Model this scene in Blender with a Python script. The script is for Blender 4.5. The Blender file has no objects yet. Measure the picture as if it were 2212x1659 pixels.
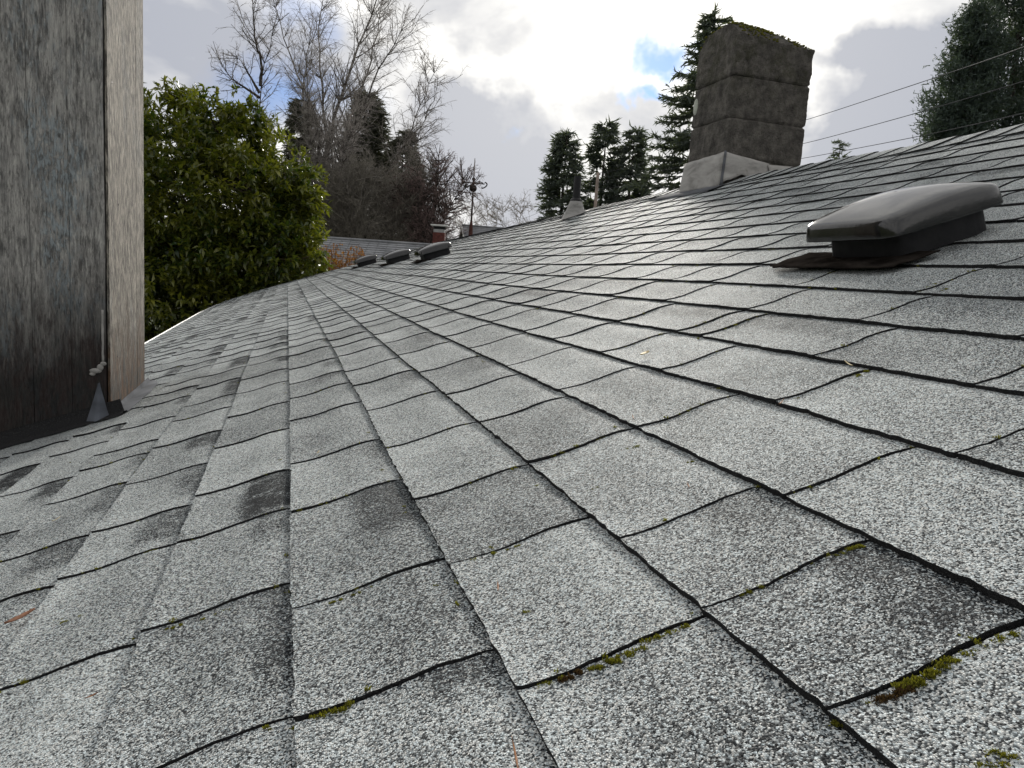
import bpy, math, random
import numpy as np
from mathutils import Vector, noise as mnoise
rnd = random.Random(7)
rng = np.random.default_rng(7)
scene = bpy.context.scene
COL = scene.collection
R = math.radians

# ------------------------------------------------------------------ camera
ALPHA = R(18.4)                      # pitch of the shingled slope
CA, SA = math.cos(ALPHA), math.sin(ALPHA)
def roof_to_world(u, y, n):          # up-slope, along the ridge, off the slope
    return np.array([u * CA - n * SA, y, u * SA + n * CA])
YAW, PIT, ROL, CAM_H, FPX = .2427, -.2293, -.2479, .3001, 1597.6
def cam_axes():
    f = np.array([math.sin(YAW) * math.cos(PIT), math.cos(YAW) * math.cos(PIT), math.sin(PIT)])
    r = np.array([math.cos(YAW), -math.sin(YAW), 0.])
    u = np.cross(r, f)
    c, s = math.cos(ROL), math.sin(ROL)
    return c * r + s * u, -s * r + c * u, f
AR, AU, AF = cam_axes()
W3 = lambda d: np.array([d[0] * CA - d[2] * SA, d[1], d[0] * SA + d[2] * CA])
CR, CU, CF = W3(AR), W3(AU), W3(AF)
CPOS = roof_to_world(0, 0, CAM_H)
cam_data = bpy.data.cameras.new('camera')
cam_data.sensor_width = 36; cam_data.lens = 26.0
cam_data.clip_start = .02; cam_data.clip_end = 3000
cam = bpy.data.objects.new('camera', cam_data); COL.objects.link(cam)
from mathutils import Matrix
M = Matrix.Identity(4)
for i in range(3):
    M[i][0] = CR[i]; M[i][1] = CU[i]; M[i][2] = -CF[i]; M[i][3] = CPOS[i]
cam.matrix_world = M
scene.camera = cam
RH = np.array([CR[0], CR[1], 0]); RH /= np.linalg.norm(RH)      # level, to the right
FH = np.array([-RH[1], RH[0], 0])                                # level, ahead
def ray_dir(x, y):                   # direction of a sight line, survey units of a 2212 x 1659 plan
    return CF + CR * (x - 1106) / FPX - CU * (y - 829.5) / FPX
def at(x, y, d):
    return CPOS + ray_dir(x, y) * d

# ------------------------------------------------------------------ world, sun, exposure
world = bpy.data.worlds.new('World'); scene.world = world; world.use_nodes = True
world.cycles.sampling_method = 'MANUAL'; world.cycles.sample_map_resolution = 512
scene.cycles.max_bounces = 6; scene.cycles.diffuse_bounces = 3; scene.cycles.glossy_bounces = 2; scene.cycles.transmission_bounces = 3
class NT:
    def __init__(s, tree): s.t = tree; s.n = tree.nodes; s.l = tree.links
    def new(s, typ, **kw):
        nd = s.n.new(typ)
        for k, v in kw.items(): setattr(nd, k, v)
        return nd
    def put(s, sock, v):
        if isinstance(v, bpy.types.NodeSocket): s.l.new(v, sock)
        elif v is not None:
            if sock.type in ('RGBA',) and hasattr(v, '__len__') and len(v) == 3: v = (*v, 1)
            sock.default_value = v
    def math(s, op, a, b=None, c=None, clamp=False):
        nd = s.new('ShaderNodeMath', operation=op, use_clamp=clamp)
        s.put(nd.inputs[0], a)
        if b is not None: s.put(nd.inputs[1], b)
        if c is not None: s.put(nd.inputs[2], c)
        return nd.outputs[0]
    def vmath(s, op, a, b=None, scale=None):
        nd = s.new('ShaderNodeVectorMath', operation=op)
        s.put(nd.inputs[0], a)
        if b is not None: s.put(nd.inputs[1], b)
        if scale is not None: s.put(nd.inputs['Scale'], scale)
        return nd.outputs['Value'] if op in ('DOT_PRODUCT', 'LENGTH', 'DISTANCE') else nd.outputs[0]
    def noise(s, vec, scale, detail=4, rough=.55, dist=0., out=0):
        nd = s.new('ShaderNodeTexNoise'); s.put(nd.inputs['Vector'], vec)
        nd.inputs['Scale'].default_value = scale; nd.inputs['Detail'].default_value = detail
        nd.inputs['Roughness'].default_value = rough; nd.inputs['Distortion'].default_value = dist
        return nd.outputs[out]
    def smooth(s, v, a, b, lo=0., hi=1., kind='SMOOTHSTEP'):
        nd = s.new('ShaderNodeMapRange', interpolation_type=kind)
        s.put(nd.inputs[0], v)
        for i, q in enumerate((a, b, lo, hi)): s.put(nd.inputs[i + 1], q)
        return nd.outputs[0]
    def mix(s, fac, a, b, blend='MIX'):
        nd = s.new('ShaderNodeMix', data_type='RGBA', blend_type=blend)
        s.put(nd.inputs[0], fac); s.put(nd.inputs[6], a); s.put(nd.inputs[7], b)
        return nd.outputs[2]
    def ramp(s, v, stops, interp='LINEAR'):
        nd = s.new('ShaderNodeValToRGB'); s.put(nd.inputs[0], v)
        cr = nd.color_ramp; cr.interpolation = interp
        while len(cr.elements) < len(stops): cr.elements.new(.5)
        for el, (p, c) in zip(cr.elements, stops):
            el.position = p; el.color = (*c, 1) if len(c) == 3 else c
        return nd.outputs[0]

SUN_DIR = ray_dir(1300, 60); SUN_DIR = SUN_DIR / np.linalg.norm(SUN_DIR)
SUN_EL = math.asin(SUN_DIR[2]); SUN_AZ = math.atan2(SUN_DIR[0], SUN_DIR[1])
w = NT(world.node_tree); w.n.clear()
wout = w.new('ShaderNodeOutputWorld')
sky = w.new('ShaderNodeTexSky', sky_type='NISHITA')
sky.sun_disc = False; sky.sun_elevation = SUN_EL; sky.sun_rotation = SUN_AZ; sky.air_density = 1.0; sky.dust_density = .3; sky.ozone_density = 2.5
tc = w.new('ShaderNodeTexCoord').outputs['Generated']
def unit(x, y):
    d = ray_dir(x, y); return tuple(d / np.linalg.norm(d))
wn = w.vmath('SUBTRACT', w.noise(tc, 6.5, 5, .62, out=1), (.5, .5, .5))
nd_ = w.vmath('MULTIPLY', w.vmath('ADD', tc, w.vmath('SCALE', wn, scale=.17)), (1, 1, 1.75))      # clouds lie flat: wider than high
def total(lst):
    o = 0.
    for x, y, r_, soft, amt in lst:
        c = unit(x, y); c = (c[0], c[1], c[2] * 1.75)
        v = w.smooth(w.vmath('DISTANCE', nd_, c), r_ / FPX * (1 - soft), r_ / FPX * (1 + soft), amt, 0)
        o = w.math('ADD', o, v)
    return o
dark = total([(1070, 305, 150, .5, 1.0), (1965, 200, 190, .45, 1.0), (420, 120, 190, .7, .6), (1150, 185, 50, .6, .35), (1000, 50, 130, .8, .5),
              (1370, 262, 110, .6, .6), (1090, 410, 120, .6, .5), (1840, 320, 190, .6, .55), (1840, 100, 80, .6, .5), (1240, 20, 60, .8, .25)])
blue = total([(1440, 120, 62, .5, .95), (1395, 205, 40, .5, 1.1), (690, 205, 95, .8, .45), (560, 205, 80, .8, .40), (645, 20, 60, .8, .4)])
bright = total([(1280, 140, 210, .8, .6), (1770, 205, 95, .6, 1.0), (900, 200, 120, .8, .3), (1640, 10, 260, .8, .5)])
fb = w.noise(w.vmath('MULTIPLY', tc, (1, 1, 2.2)), 3.4, 5, .56, .4)
fine = w.noise(w.vmath('MULTIPLY', tc, (1, 1, 1.8)), 9., 4, .58, .2)
dk = w.math('ADD', w.math('MULTIPLY', w.smooth(fb, .36, .62), .58), w.math('MULTIPLY', w.smooth(fine, .4, .7), .16))
dk = w.math('SUBTRACT', w.math('ADD', dk, dark), bright, clamp=True)
cl = w.ramp(dk, [(0, (.95, .935, .905)), (.25, (.745, .74, .73)), (.6, (.535, .54, .56)), (1, (.36, .378, .43))])
away = w.smooth(w.vmath('DOT_PRODUCT', tc, tuple(SUN_DIR)), -.75, .75, .64, 1.0)      # clouds opposite the sun are lit less from behind
cl = w.mix(1, cl, away, 'MULTIPLY')
glow = w.math('POWER', w.math('MAXIMUM', w.vmath('DOT_PRODUCT', tc, tuple(SUN_DIR)), 0), 14.)
cl = w.mix(1, cl, w.mix(1, (.15, .14, .115), glow, 'MULTIPLY'), 'ADD')
gaps = w.math('MULTIPLY', w.smooth(fb, .36, .27), .6)
bm = w.math('ADD', gaps, blue, clamp=True)
skyc = w.mix(1, sky.outputs[0], (.34, .48, .76), 'MULTIPLY')
bg1 = w.new('ShaderNodeBackground'); w.put(bg1.inputs[0], skyc); bg1.inputs[1].default_value = .11
bg2 = w.new('ShaderNodeBackground'); w.put(bg2.inputs[0], cl); bg2.inputs[1].default_value = 1.0
ms = w.new('ShaderNodeMixShader'); w.put(ms.inputs[0], w.math('SUBTRACT', 1.0, bm)); w.l.new(bg1.outputs[0], ms.inputs[1]); w.l.new(bg2.outputs[0], ms.inputs[2])
w.l.new(ms.outputs[0], wout.inputs[0])
sl = bpy.data.lights.new('sun', 'SUN'); sl.energy = 2.8; sl.angle = R(9); sl.color = (1, .95, .87)
so = bpy.data.objects.new('sun', sl); COL.objects.link(so)
so.rotation_euler = Vector(SUN_DIR).to_track_quat('Z', 'Y').to_euler(); so.location = (0, 0, 30)
scene.view_settings.view_transform = 'Standard'; scene.view_settings.look = 'None'
scene.view_settings.exposure = .36; scene.view_settings.gamma = 1

# ------------------------------------------------------------------ helpers
BASE = {}
def mesh_obj(name, verts, faces, mat=None, parent=None, smooth=False, attrs=None, mats=None, midx=None, origin=None):
    v = np.asarray(verts, dtype=np.float64)
    org = np.array(BASE[parent.name]) if parent is not None else (np.zeros(3) if origin is None else np.array(origin, float))
    v = v - org
    me = bpy.data.meshes.new(name)
    if isinstance(faces, np.ndarray):
        m, k = faces.shape
        me.vertices.add(len(v)); me.vertices.foreach_set('co', v.ravel().astype(np.float32))
        me.loops.add(m * k); me.loops.foreach_set('vertex_index', faces.ravel().astype(np.int32))
        me.polygons.add(m); me.polygons.foreach_set('loop_start', np.arange(m, dtype=np.int32) * k)
        me.update(calc_edges=True)
    else:
        me.from_pydata([tuple(p) for p in v], [], faces); me.update()
    if smooth: me.polygons.foreach_set('use_smooth', np.ones(len(me.polygons), dtype=bool))
    for mm in (mats or ([mat] if mat else [])): me.materials.append(mm)
    if midx is not None: me.polygons.foreach_set('material_index', np.asarray(midx, dtype=np.int32))
    for an, arr in (attrs or {}).items():
        at_ = me.attributes.new(an, 'FLOAT', 'POINT'); at_.data.foreach_set('value', np.asarray(arr, dtype=np.float32))
    o = bpy.data.objects.new(name, me); COL.objects.link(o)
    if parent is not None: o.parent = parent
    else: o.location = org
    BASE[o.name] = org
    return o
def thing(name, label, cat, loc, group=None):
    o = bpy.data.objects.new(name, None); COL.objects.link(o); o.location = tuple(loc); o.empty_display_size = .1
    o['label'] = label; o['category'] = cat
    if group: o['group'] = group
    BASE[o.name] = np.array(loc, float)
    return o
def tag(o, label=None, cat=None, group=None, kind=None):
    if label: o['label'] = label
    if cat: o['category'] = cat
    if group: o['group'] = group
    if kind: o['kind'] = kind
    return o
class MB:
    """collects polygons in world space"""
    def __init__(s): s.v = []; s.f = []
    def add(s, v, f):
        b = len(s.v); s.v += [tuple(p) for p in v]; s.f += [tuple(i + b for i in q) for q in f]
    def box(s, c, ax, ay, az):           # centre and half axes
        c, ax, ay, az = (np.array(q, float) for q in (c, ax, ay, az))
        v = [c + i * ax + j * ay + k * az for k in (-1, 1) for j in (-1, 1) for i in (-1, 1)]
        s.add(v, [(0, 2, 3, 1), (4, 5, 7, 6), (0, 1, 5, 4), (2, 6, 7, 3), (0, 4, 6, 2), (1, 3, 7, 5)])
    def abox(s, x0, x1, y0, y1, z0, z1):
        s.box(((x0 + x1) / 2, (y0 + y1) / 2, (z0 + z1) / 2), ((x1 - x0) / 2, 0, 0), (0, (y1 - y0) / 2, 0), (0, 0, (z1 - z0) / 2))
    def tube(s, pts, rad, n=8, cap=True):
        pts = [np.array(p, float) for p in pts]; rings = []
        ref = np.array((.31, .92, .23))
        for i, p in enumerate(pts):
            t = pts[min(i + 1, len(pts) - 1)] - pts[max(i - 1, 0)]; t /= np.linalg.norm(t) + 1e-12
            a = np.cross(t, ref); a /= np.linalg.norm(a) + 1e-12; b = np.cross(t, a)
            r = rad[i] if hasattr(rad, '__len__') else rad
            rings.append([p + r * (math.cos(q) * a + math.sin(q) * b) for q in np.linspace(0, 2 * math.pi, n, endpoint=False)])
        v = [q for rg in rings for q in rg]; f = []
        for i in range(len(pts) - 1):
            for j in range(n):
                f.append((i * n + j, i * n + (j + 1) % n, (i + 1) * n + (j + 1) % n, (i + 1) * n + j))
        if cap: f.append(tuple(range(n))[::-1]); f.append(tuple((len(pts) - 1) * n + j for j in range(n)))
        s.add(v, f)
    def ball(s, c, r, n=10, m=6, sq=(1, 1, 1)):
        v = []; f = []
        for i in range(m + 1):
            th = math.pi * i / m
            for j in range(n):
                ph = 2 * math.pi * j / n
                v.append(np.array(c) + r * np.array((math.sin(th) * math.cos(ph) * sq[0], math.sin(th) * math.sin(ph) * sq[1], math.cos(th) * sq[2])))
        for i in range(m):
            for j in range(n): f.append((i * n + j, (i + 1) * n + j, (i + 1) * n + (j + 1) % n, i * n + (j + 1) % n))
        s.add(v, f)
    def obj(s, name, mat, parent=None, **k): return mesh_obj(name, s.v, s.f, mat, parent, **k)
def nz(x, y=0., z=0.): return mnoise.noise(Vector((x, y, z)))

# ------------------------------------------------------------------ materials
def new_mat(name):
    m = bpy.data.materials.new(name); m.use_nodes = True
    t = NT(m.node_tree); return m, t, t.n['Principled BSDF']
def bump(t, bsdf, h, strength=.5, dist=.01):
    b = t.new('ShaderNodeBump'); b.inputs['Strength'].default_value = strength; b.inputs['Distance'].default_value = dist
    t.put(b.inputs['Height'], h); t.l.new(b.outputs[0], bsdf.inputs['Normal'])
def objco(t): return t.new('ShaderNodeTexCoord').outputs['Object']
def attr(t, name): return t.new('ShaderNodeAttribute', attribute_name=name).outputs['Fac']
def plain(name, col, rough=.6, metal=0., var=.15, scale=8., bmp=.15, spec=.5):
    m, t, b = new_mat(name); o = objco(t)
    n = t.noise(o, scale, 6, .6)
    c = t.mix(t.smooth(n, .3, .7), tuple(q * (1 - var) for q in col), tuple(min(1, q * (1 + var)) for q in col))
    t.put(b.inputs['Base Color'], c); b.inputs['Metallic'].default_value = metal
    t.put(b.inputs['Roughness'], t.smooth(t.noise(o, scale * 3, 5), .3, .7, rough - .08, min(1, rough + .08)))
    b.inputs['Specular IOR Level'].default_value = spec
    if bmp: bump(t, b, t.noise(o, scale * 4, 5), bmp, .01)
    return m
def shingle_mat():
    m, t, b = new_mat('granule_shingle'); o = objco(t)
    wv = t.vmath('ADD', o, t.vmath('SCALE', t.noise(o, 900, 2, .5, out=1), scale=.0007))
    v = t.new('ShaderNodeTexVoronoi', feature='F1'); t.put(v.inputs['Vector'], wv); v.inputs['Scale'].default_value = 800
    v.inputs['Randomness'].default_value = 1
    sep = t.new('ShaderNodeSeparateColor'); t.l.new(v.outputs['Color'], sep.inputs[0])
    v2 = t.new('ShaderNodeTexVoronoi', feature='F1'); t.put(v2.inputs['Vector'], wv); v2.inputs['Scale'].default_value = 430
    sep2 = t.new('ShaderNodeSeparateColor'); t.l.new(v2.outputs['Color'], sep2.inputs[0])
    tint = attr(t, 'tint')
    shade_dirt = attr(t, 'shade_dirt')
    pick = t.math('ADD', t.math('ADD', sep.outputs[0], .045), t.math('MULTIPLY', t.math('SUBTRACT', tint, .5), .30))
    pick = t.math('ADD', pick, t.math('MULTIPLY', t.math('SUBTRACT', t.noise(o, 7, 5, .6), .5), .55))
    pick = t.math('SUBTRACT', pick, t.math('MULTIPLY', shade_dirt, t.smooth(t.noise(o, 34, 5, .7), .30, .54, .14, .60)))  # butt and hump shade, mixed with dirt, painted into the granule colour
    pick = t.math('ADD', pick, t.math('MULTIPLY', t.math('SUBTRACT', t.noise(o, 1.7, 3, .6), .5), .30))
    pick = t.math('ADD', pick, t.math('MULTIPLY', t.math('SUBTRACT', sep2.outputs[0], .5), .25))
    c = t.ramp(pick, [(.0, (.018, .019, .022)), (.22, (.040, .043, .047)), (.40, (.14, .148, .153)), (.56, (.33, .345, .35)), (.72, (.60, .62, .62)), (.92, (.86, .87, .86))])
    hue = t.mix(sep.outputs[1], (.88, .98, 1.03), (1.03, 1.0, .95))
    c = t.mix(1, c, hue, 'MULTIPLY')
    brown = t.smooth(t.noise(o, 23, 4, .7), .66, .80)
    c = t.mix(t.math('MULTIPLY', brown, .30), c, (.075, .055, .03))
    t.put(b.inputs['Base Color'], c)
    t.put(b.inputs['Roughness'], t.smooth(sep.outputs[2], 0, 1, .6, .95))
    b.inputs['Specular IOR Level'].default_value = .07
    facet = t.vmath('DOT_PRODUCT', t.vmath('SUBTRACT', v.outputs['Color'], (.5, .5, .5)), t.vmath('SUBTRACT', t.vmath('SCALE', wv, scale=800.), t.vmath('SCALE', v.outputs['Position'], scale=800.)))
    h = t.math('ADD', t.math('SUBTRACT', t.math('MULTIPLY', sep.outputs[1], .5), t.math('MULTIPLY', v.outputs['Distance'], 1.3)), t.math('MULTIPLY', facet, 1.3))
    bump(t, b, h, .9, .0013)
    return m
def butt_mat():
    m, t, b = new_mat('asphalt_edge'); o = objco(t)
    n = t.noise(o, 500, 3, .7)
    t.put(b.inputs['Base Color'], t.ramp(n, [(.35, (.012, .012, .013)), (.6, (.03, .03, .031)), (.75, (.10, .10, .10))]))
    b.inputs['Roughness'].default_value = .95; b.inputs['Specular IOR Level'].default_value = .2
    bump(t, b, n, .8, .003)
    return m
def wood_mat(name, dark_, light_, paint, paint_amt, base_z, warm=0.):
    m, t, b = new_mat(name); o = objco(t)
    g = t.new('ShaderNodeTexCoord').outputs['Object']
    st = t.vmath('MULTIPLY', g, (1, 1, .085))
    n1 = t.noise(st, 120, 6, .7, .6); n2 = t.noise(st, 430, 4, .7); n3 = t.noise(t.vmath('MULTIPLY', g, (1, 1, .35)), 34, 6, .7, .5)
    fl = t.noise(t.vmath('MULTIPLY', g, (1, 1, .30)), 100, 6, .72, .4)
    fk = t.noise(t.vmath('MULTIPLY', g, (1, 1, .16)), 210, 4, .65, .3)
    c = t.mix(t.smooth(t.math('ADD', t.math('MULTIPLY', n1, .65), t.math('MULTIPLY', n2, .35)), .34, .66), dark_, light_)
    c = t.mix(t.smooth(n3, .45, .68, 0, .55), c, tuple(q * .45 for q in dark_))
    pm = t.math('MULTIPLY', t.smooth(t.noise(t.vmath('MULTIPLY', g, (1, 1, .4)), 6, 5, .65), .48, .60), t.smooth(fl, .44, .54))
    pm = t.math('MULTIPLY', pm, paint_amt)
    c = t.mix(pm, c, paint)
    c = t.mix(t.smooth(t.math('ADD', t.math('MULTIPLY', fk, .7), t.math('MULTIPLY', n3, .3)),   .50 if not warm else .465, .61 if not warm else .56, 0, .62 if not warm else .80), c, tuple(q * .30 for q in dark_)); c = t.mix(t.smooth(fk, .42, .34, 0, .5), c, tuple(min(1, q * 1.35) for q in light_))
    cr = t.smooth(n2, .60, .72); c = t.mix(t.math('MULTIPLY', cr, .75), c, (.008, .007, .007))
    z = t.new('ShaderNodeSeparateXYZ'); t.put(z.inputs[0], g)
    zz = t.math('ADD', z.outputs[2], t.math('MULTIPLY', t.math('SUBTRACT', t.noise(t.vmath('MULTIPLY', g, (1, 1, .2)), 26, 5, .7), .5), .34))
    zz = t.math('SUBTRACT', zz, t.math('MULTIPLY', z.outputs[0], .33))       # damp line runs with the slope
    wet = t.smooth(zz, base_z + .00, base_z + .42, 1, 0)
    c = t.mix(t.math('MULTIPLY', wet, .93), c, t.mix(t.smooth(n3, .4, .6), (.005, .0045, .0045), (.020, .011, .010) if not warm else (.085, .042, .018)))
    t.put(b.inputs['Base Color'], c)
    b.inputs['Roughness'].default_value = .85; b.inputs['Specular IOR Level'].default_value = .25
    h = t.math('ADD', t.math('MULTIPLY', n1, .8), t.math('ADD', t.math('MULTIPLY', n2, .45), t.math('MULTIPLY', pm, .35)))
    bump(t, b, h, .9, .006)
    return m
def block_mat():
    m, t, b = new_mat('sooty_block'); o = objco(t)
    n = t.noise(o, 14, 8, .7); n2 = t.noise(o, 90, 6, .75); n3 = t.noise(o, 5, 5, .6)
    c = t.ramp(n, [(.30, (.058, .054, .050)), (.5, (.145, .135, .122)), (.70, (.27, .25, .222))])
    c = t.mix(t.smooth(n2, .56, .72, 0, .6), c, (.26, .24, .21))
    c = t.mix(t.smooth(n2, .44, .32, 0, .8), c, (.012, .012, .012))
    z = t.new('ShaderNodeSeparateXYZ'); t.put(z.inputs[0], o)
    mo = t.math('MULTIPLY', t.smooth(t.noise(o, 11, 6, .7), .44, .62), t.smooth(z.outputs[2], .55, .85))
    c = t.mix(t.math('MULTIPLY', mo, .45), c, (.050, .054, .022))
    t.put(b.inputs['Base Color'], c); b.inputs['Roughness'].default_value = .95; b.inputs['Specular IOR Level'].default_value = .15
    bump(t, b, t.math('ADD', n2, t.math('MULTIPLY', t.noise(o, 30, 6, .7), 1.5)), 1., .02)
    return m
def lead_mat(name='lead_flashing', col=(.33, .32, .305)):
    m, t, b = new_mat(name); o = objco(t)
    n = t.noise(t.vmath('MULTIPLY', o, (1, 1, 2.6)), 7, 5, .6, .4)
    c = t.ramp(n, [(.28, tuple(q * .55 for q in col)), (.48, col), (.72, tuple(min(1, q * 1.35) for q in col))])
    c = t.mix(t.smooth(t.noise(o, 22, 6, .7), .58, .74, 0, .6), c, (.09, .075, .045))
    t.put(b.inputs['Base Color'], c); b.inputs['Roughness'].default_value = .75; b.inputs['Specular IOR Level'].default_value = .25
    bump(t, b, t.noise(o, 9, 4, .5), .25, .02)
    return m
def leaf_mat(name, dark_, light_, gloss=.35, trans=.35, spec=.5):
    m, t, b = new_mat(name)
    k = attr(t, 'tint')
    c = t.mix(k, dark_, light_)
    t.put(b.inputs['Base Color'], c); b.inputs['Roughness'].default_value = gloss; b.inputs['Specular IOR Level'].default_value = spec
    tr = t.new('ShaderNodeBsdfTranslucent'); t.put(tr.inputs[0], t.mix(1, c, (1.5, 1.6, .6), 'MULTIPLY'))
    mx = t.new('ShaderNodeMixShader'); mx.inputs[0].default_value = trans
    t.l.new(b.outputs[0], mx.inputs[1]); t.l.new(tr.outputs[0], mx.inputs[2])
    t.l.new(mx.outputs[0], t.n['Material Output'].inputs[0])
    return m
def bark_mat(name, a, b_, pale=None):
    m, t, b = new_mat(name); o = objco(t)
    c = t.mix(t.smooth(t.noise(o, 6, 5, .7), .35, .65), a, b_)
    if pale: c = t.mix(t.smooth(t.noise(t.vmath('MULTIPLY', o, (1, 1, 3)), 2.2, 5, .7), .46, .6), c, pale)
    t.put(b.inputs['Base Color'], c); b.inputs['Roughness'].default_value = .9; b.inputs['Specular IOR Level'].default_value = .2
    return m
def hood_mat():
    m, t, b = new_mat('vent_plastic'); o = objco(t)
    n = t.noise(o, 18, 6, .65); n2 = t.noise(o, 130, 4, .7)
    c = t.mix(t.smooth(n, .35, .7), (.004, .004, .0045), (.010, .0095, .009))
    c = t.mix(t.smooth(n2, .62, .76, 0, .35), c, (.10, .09, .08))
    t.put(b.inputs['Base Color'], c)
    t.put(b.inputs['Roughness'], t.smooth(n, .3, .7, .11, .20)); b.inputs['Specular IOR Level'].default_value = .9
    bump(t, b, t.noise(o, 14, 4, .6), .10, .01)
    return m
M_SH = shingle_mat(); M_EDGE = butt_mat()
M_BLOCK = block_mat(); M_LEAD = lead_mat(); M_LEADD = lead_mat('dark_flashing', (.11, .115, .125))
M_LEADD.node_tree.nodes['Principled BSDF'].inputs['Specular IOR Level'].default_value = .03; M_LEADD.node_tree.nodes['Principled BSDF'].inputs['Roughness'].default_value = .95
M_HOOD = hood_mat(); M_PLATE = plain('painted_steel_plate', (.020, .017, .015), .7, 0, .5, 26, .4, .0)
M_WHITE = plain('white_painted_metal', (.70, .70, .68), .45, 0, .12, 10, .1)
M_BLACKP = plain('black_pipe', (.010, .010, .012), .55, 0, .2, 12, .1, .3)
M_MOSS = leaf_mat('moss', (.045, .046, .007), (.23, .22, .032), .8, .25, .2)
M_MOSSB = leaf_mat('moss_brown', (.030, .018, .008), (.10, .06, .03), .9, .15, .2)

# ------------------------------------------------------------------ ground
GZ = -3.3
def ground_mat():
    m, t, b = new_mat('lawn'); o = objco(t)
    c = t.ramp(t.noise(o, .25, 8, .65), [(.35, (.035, .045, .018)), (.55, (.06, .075, .025)), (.7, (.085, .075, .045))])
    t.put(b.inputs['Base Color'], c); b.inputs['Roughness'].default_value = .95; bump(t, b, t.noise(o, 9, 6, .7), .8, .1)
    return m
gn = 48; gr = [0] + list(np.geomspace(6, 1200, 14)); gv = [(0, 0, GZ)]; gf = []
for i, r_ in enumerate(gr[1:]):
    for j in range(gn):
        a = 2 * math.pi * j / gn; gv.append((r_ * math.cos(a), r_ * math.sin(a), GZ + .12 * nz(r_ * math.cos(a) * .03, r_ * math.sin(a) * .03)))
for j in range(gn): gf.append((0, 1 + j, 1 + (j + 1) % gn))
for i in range(len(gr) - 2):
    for j in range(gn):
        a = 1 + i * gn + j; b_ = 1 + i * gn + (j + 1) % gn; gf.append((a, a + gn, b_ + gn, b_))
tag(mesh_obj('ground', gv, gf, ground_mat(), smooth=True), kind='structure')

# ------------------------------------------------------------------ the house and its roof
EXPO, UA = .143, -.0867
N_LO, N_HI = -7, 18
U_EAVE, U_RIDGE = UA + N_LO * EXPO, 2.585
Y0, Y1 = -2.2, 12.95
def surf(u, y):
    k = .0202 * (1 - min(1, max(0, (y - 4.6) / 8.4)))
    s = k * u * u if u > 0 else 0.
    if u < 0 and y > 9: s -= .035 * (y - 9) / 4 * u * u
    s += .0035 * nz(u * 1.1, y * .55, 3.1) + .0018 * nz(u * 3, y * 1.7, 9.2)
    return s
def rp(u, y, n=0.): return roof_to_world(u, y, surf(u, y) + n)
def hit(x, y):
    d = ray_dir(x, y); dr = np.array([d[0] * CA + d[2] * SA, d[1], -d[0] * SA + d[2] * CA])
    t = .1
    while t < 40:
        p = np.array([0, 0, CAM_H]) + dr * t
        if p[2] <= surf(p[0], p[1]): return p[0], p[1]
        t *= 1.0015
    return None
HC = (0.9, 5.2, GZ)
house = thing('house', 'low sloped house covered in weathered grey granule shingles', 'house', HC)
# underlay of the front slope, back slope and soffit
us = np.linspace(U_EAVE + .01, U_RIDGE, 30); ys = np.linspace(Y0, Y1, 90)
dv = [rp(u, y, -.010) for u in us for y in ys]; df = []
for i in range(len(us) - 1):
    for j in range(len(ys) - 1):
        a = i * len(ys) + j; df.append((a, a + len(ys), a + len(ys) + 1, a + 1))
nb = len(dv)
BK = 3.7
for i in range(8):
    for y in ys:
        p = rp(U_RIDGE, y, -.010); dv.append(p + np.array([BK * CA * (i + .001) / 7, 0, -BK * SA * 1.15 * (i + .001) / 7]))
for i in range(7):
    for j in range(len(ys) - 1):
        a = nb + i * len(ys) + j; df.append((a, a + len(ys), a + len(ys) + 1, a + 1))
roof = mesh_obj('roof', dv, df, M_EDGE, house, smooth=True)
sv = []; 
wall_m = plain('painted_siding', (.42, .42, .40), .7, 0, .1, 3, .2)
xe = rp(U_EAVE, 3)[0]; ze = rp(U_EAVE, 3)[2]
xr = rp(U_RIDGE, 3)[0]; zr = rp(U_RIDGE, 3)[2]; xb = xr + BK * CA; zb = zr - BK * SA * 1.15
g = MB()
prof = [(xe + .45, GZ + .0), (xe + .45, ze - .02), (xr, zr - .22), (xb - .45, zb - .02), (xb - .45, GZ)]
n5 = len(prof); vv = [(px, Y0 + .3, pz) for px, pz in prof] + [(px, Y1 - .35, pz) for px, pz in prof]
g.add(vv, [tuple(range(n5)), tuple(range(2 * n5 - 1, n5 - 1, -1))] + [(i, i + n5, (i + 1) % n5 + n5, (i + 1) % n5) for i in range(n5) if i not in (1, 2)])
g.obj('wall', wall_m, house)
g = MB(); g.abox(xe + .012, xe + .032, Y0, Y1, ze - .17, ze - .03); g.obj('fascia_board', M_WHITE, house)
# rake boards
for yy in (Y1 + .012,):
    g = MB()
    for i in range(12):
        a = rp(U_EAVE + (U_RIDGE - U_EAVE) * i / 12, Y1, -.012); b_ = rp(U_EAVE + (U_RIDGE - U_EAVE) * (i + 1) / 12, Y1, -.012)
        q = np.array([0, .02, 0]); dn = np.array([0, 0, -.15])
        g.add([a, b_, b_ + dn, a + dn, a + q, b_ + q, b_ + dn + q, a + dn + q], [(0, 1, 2, 3), (7, 6, 5, 4), (0, 4, 5, 1), (3, 2, 6, 7)])
    g.obj('rake_board', wall_m, house)
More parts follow.
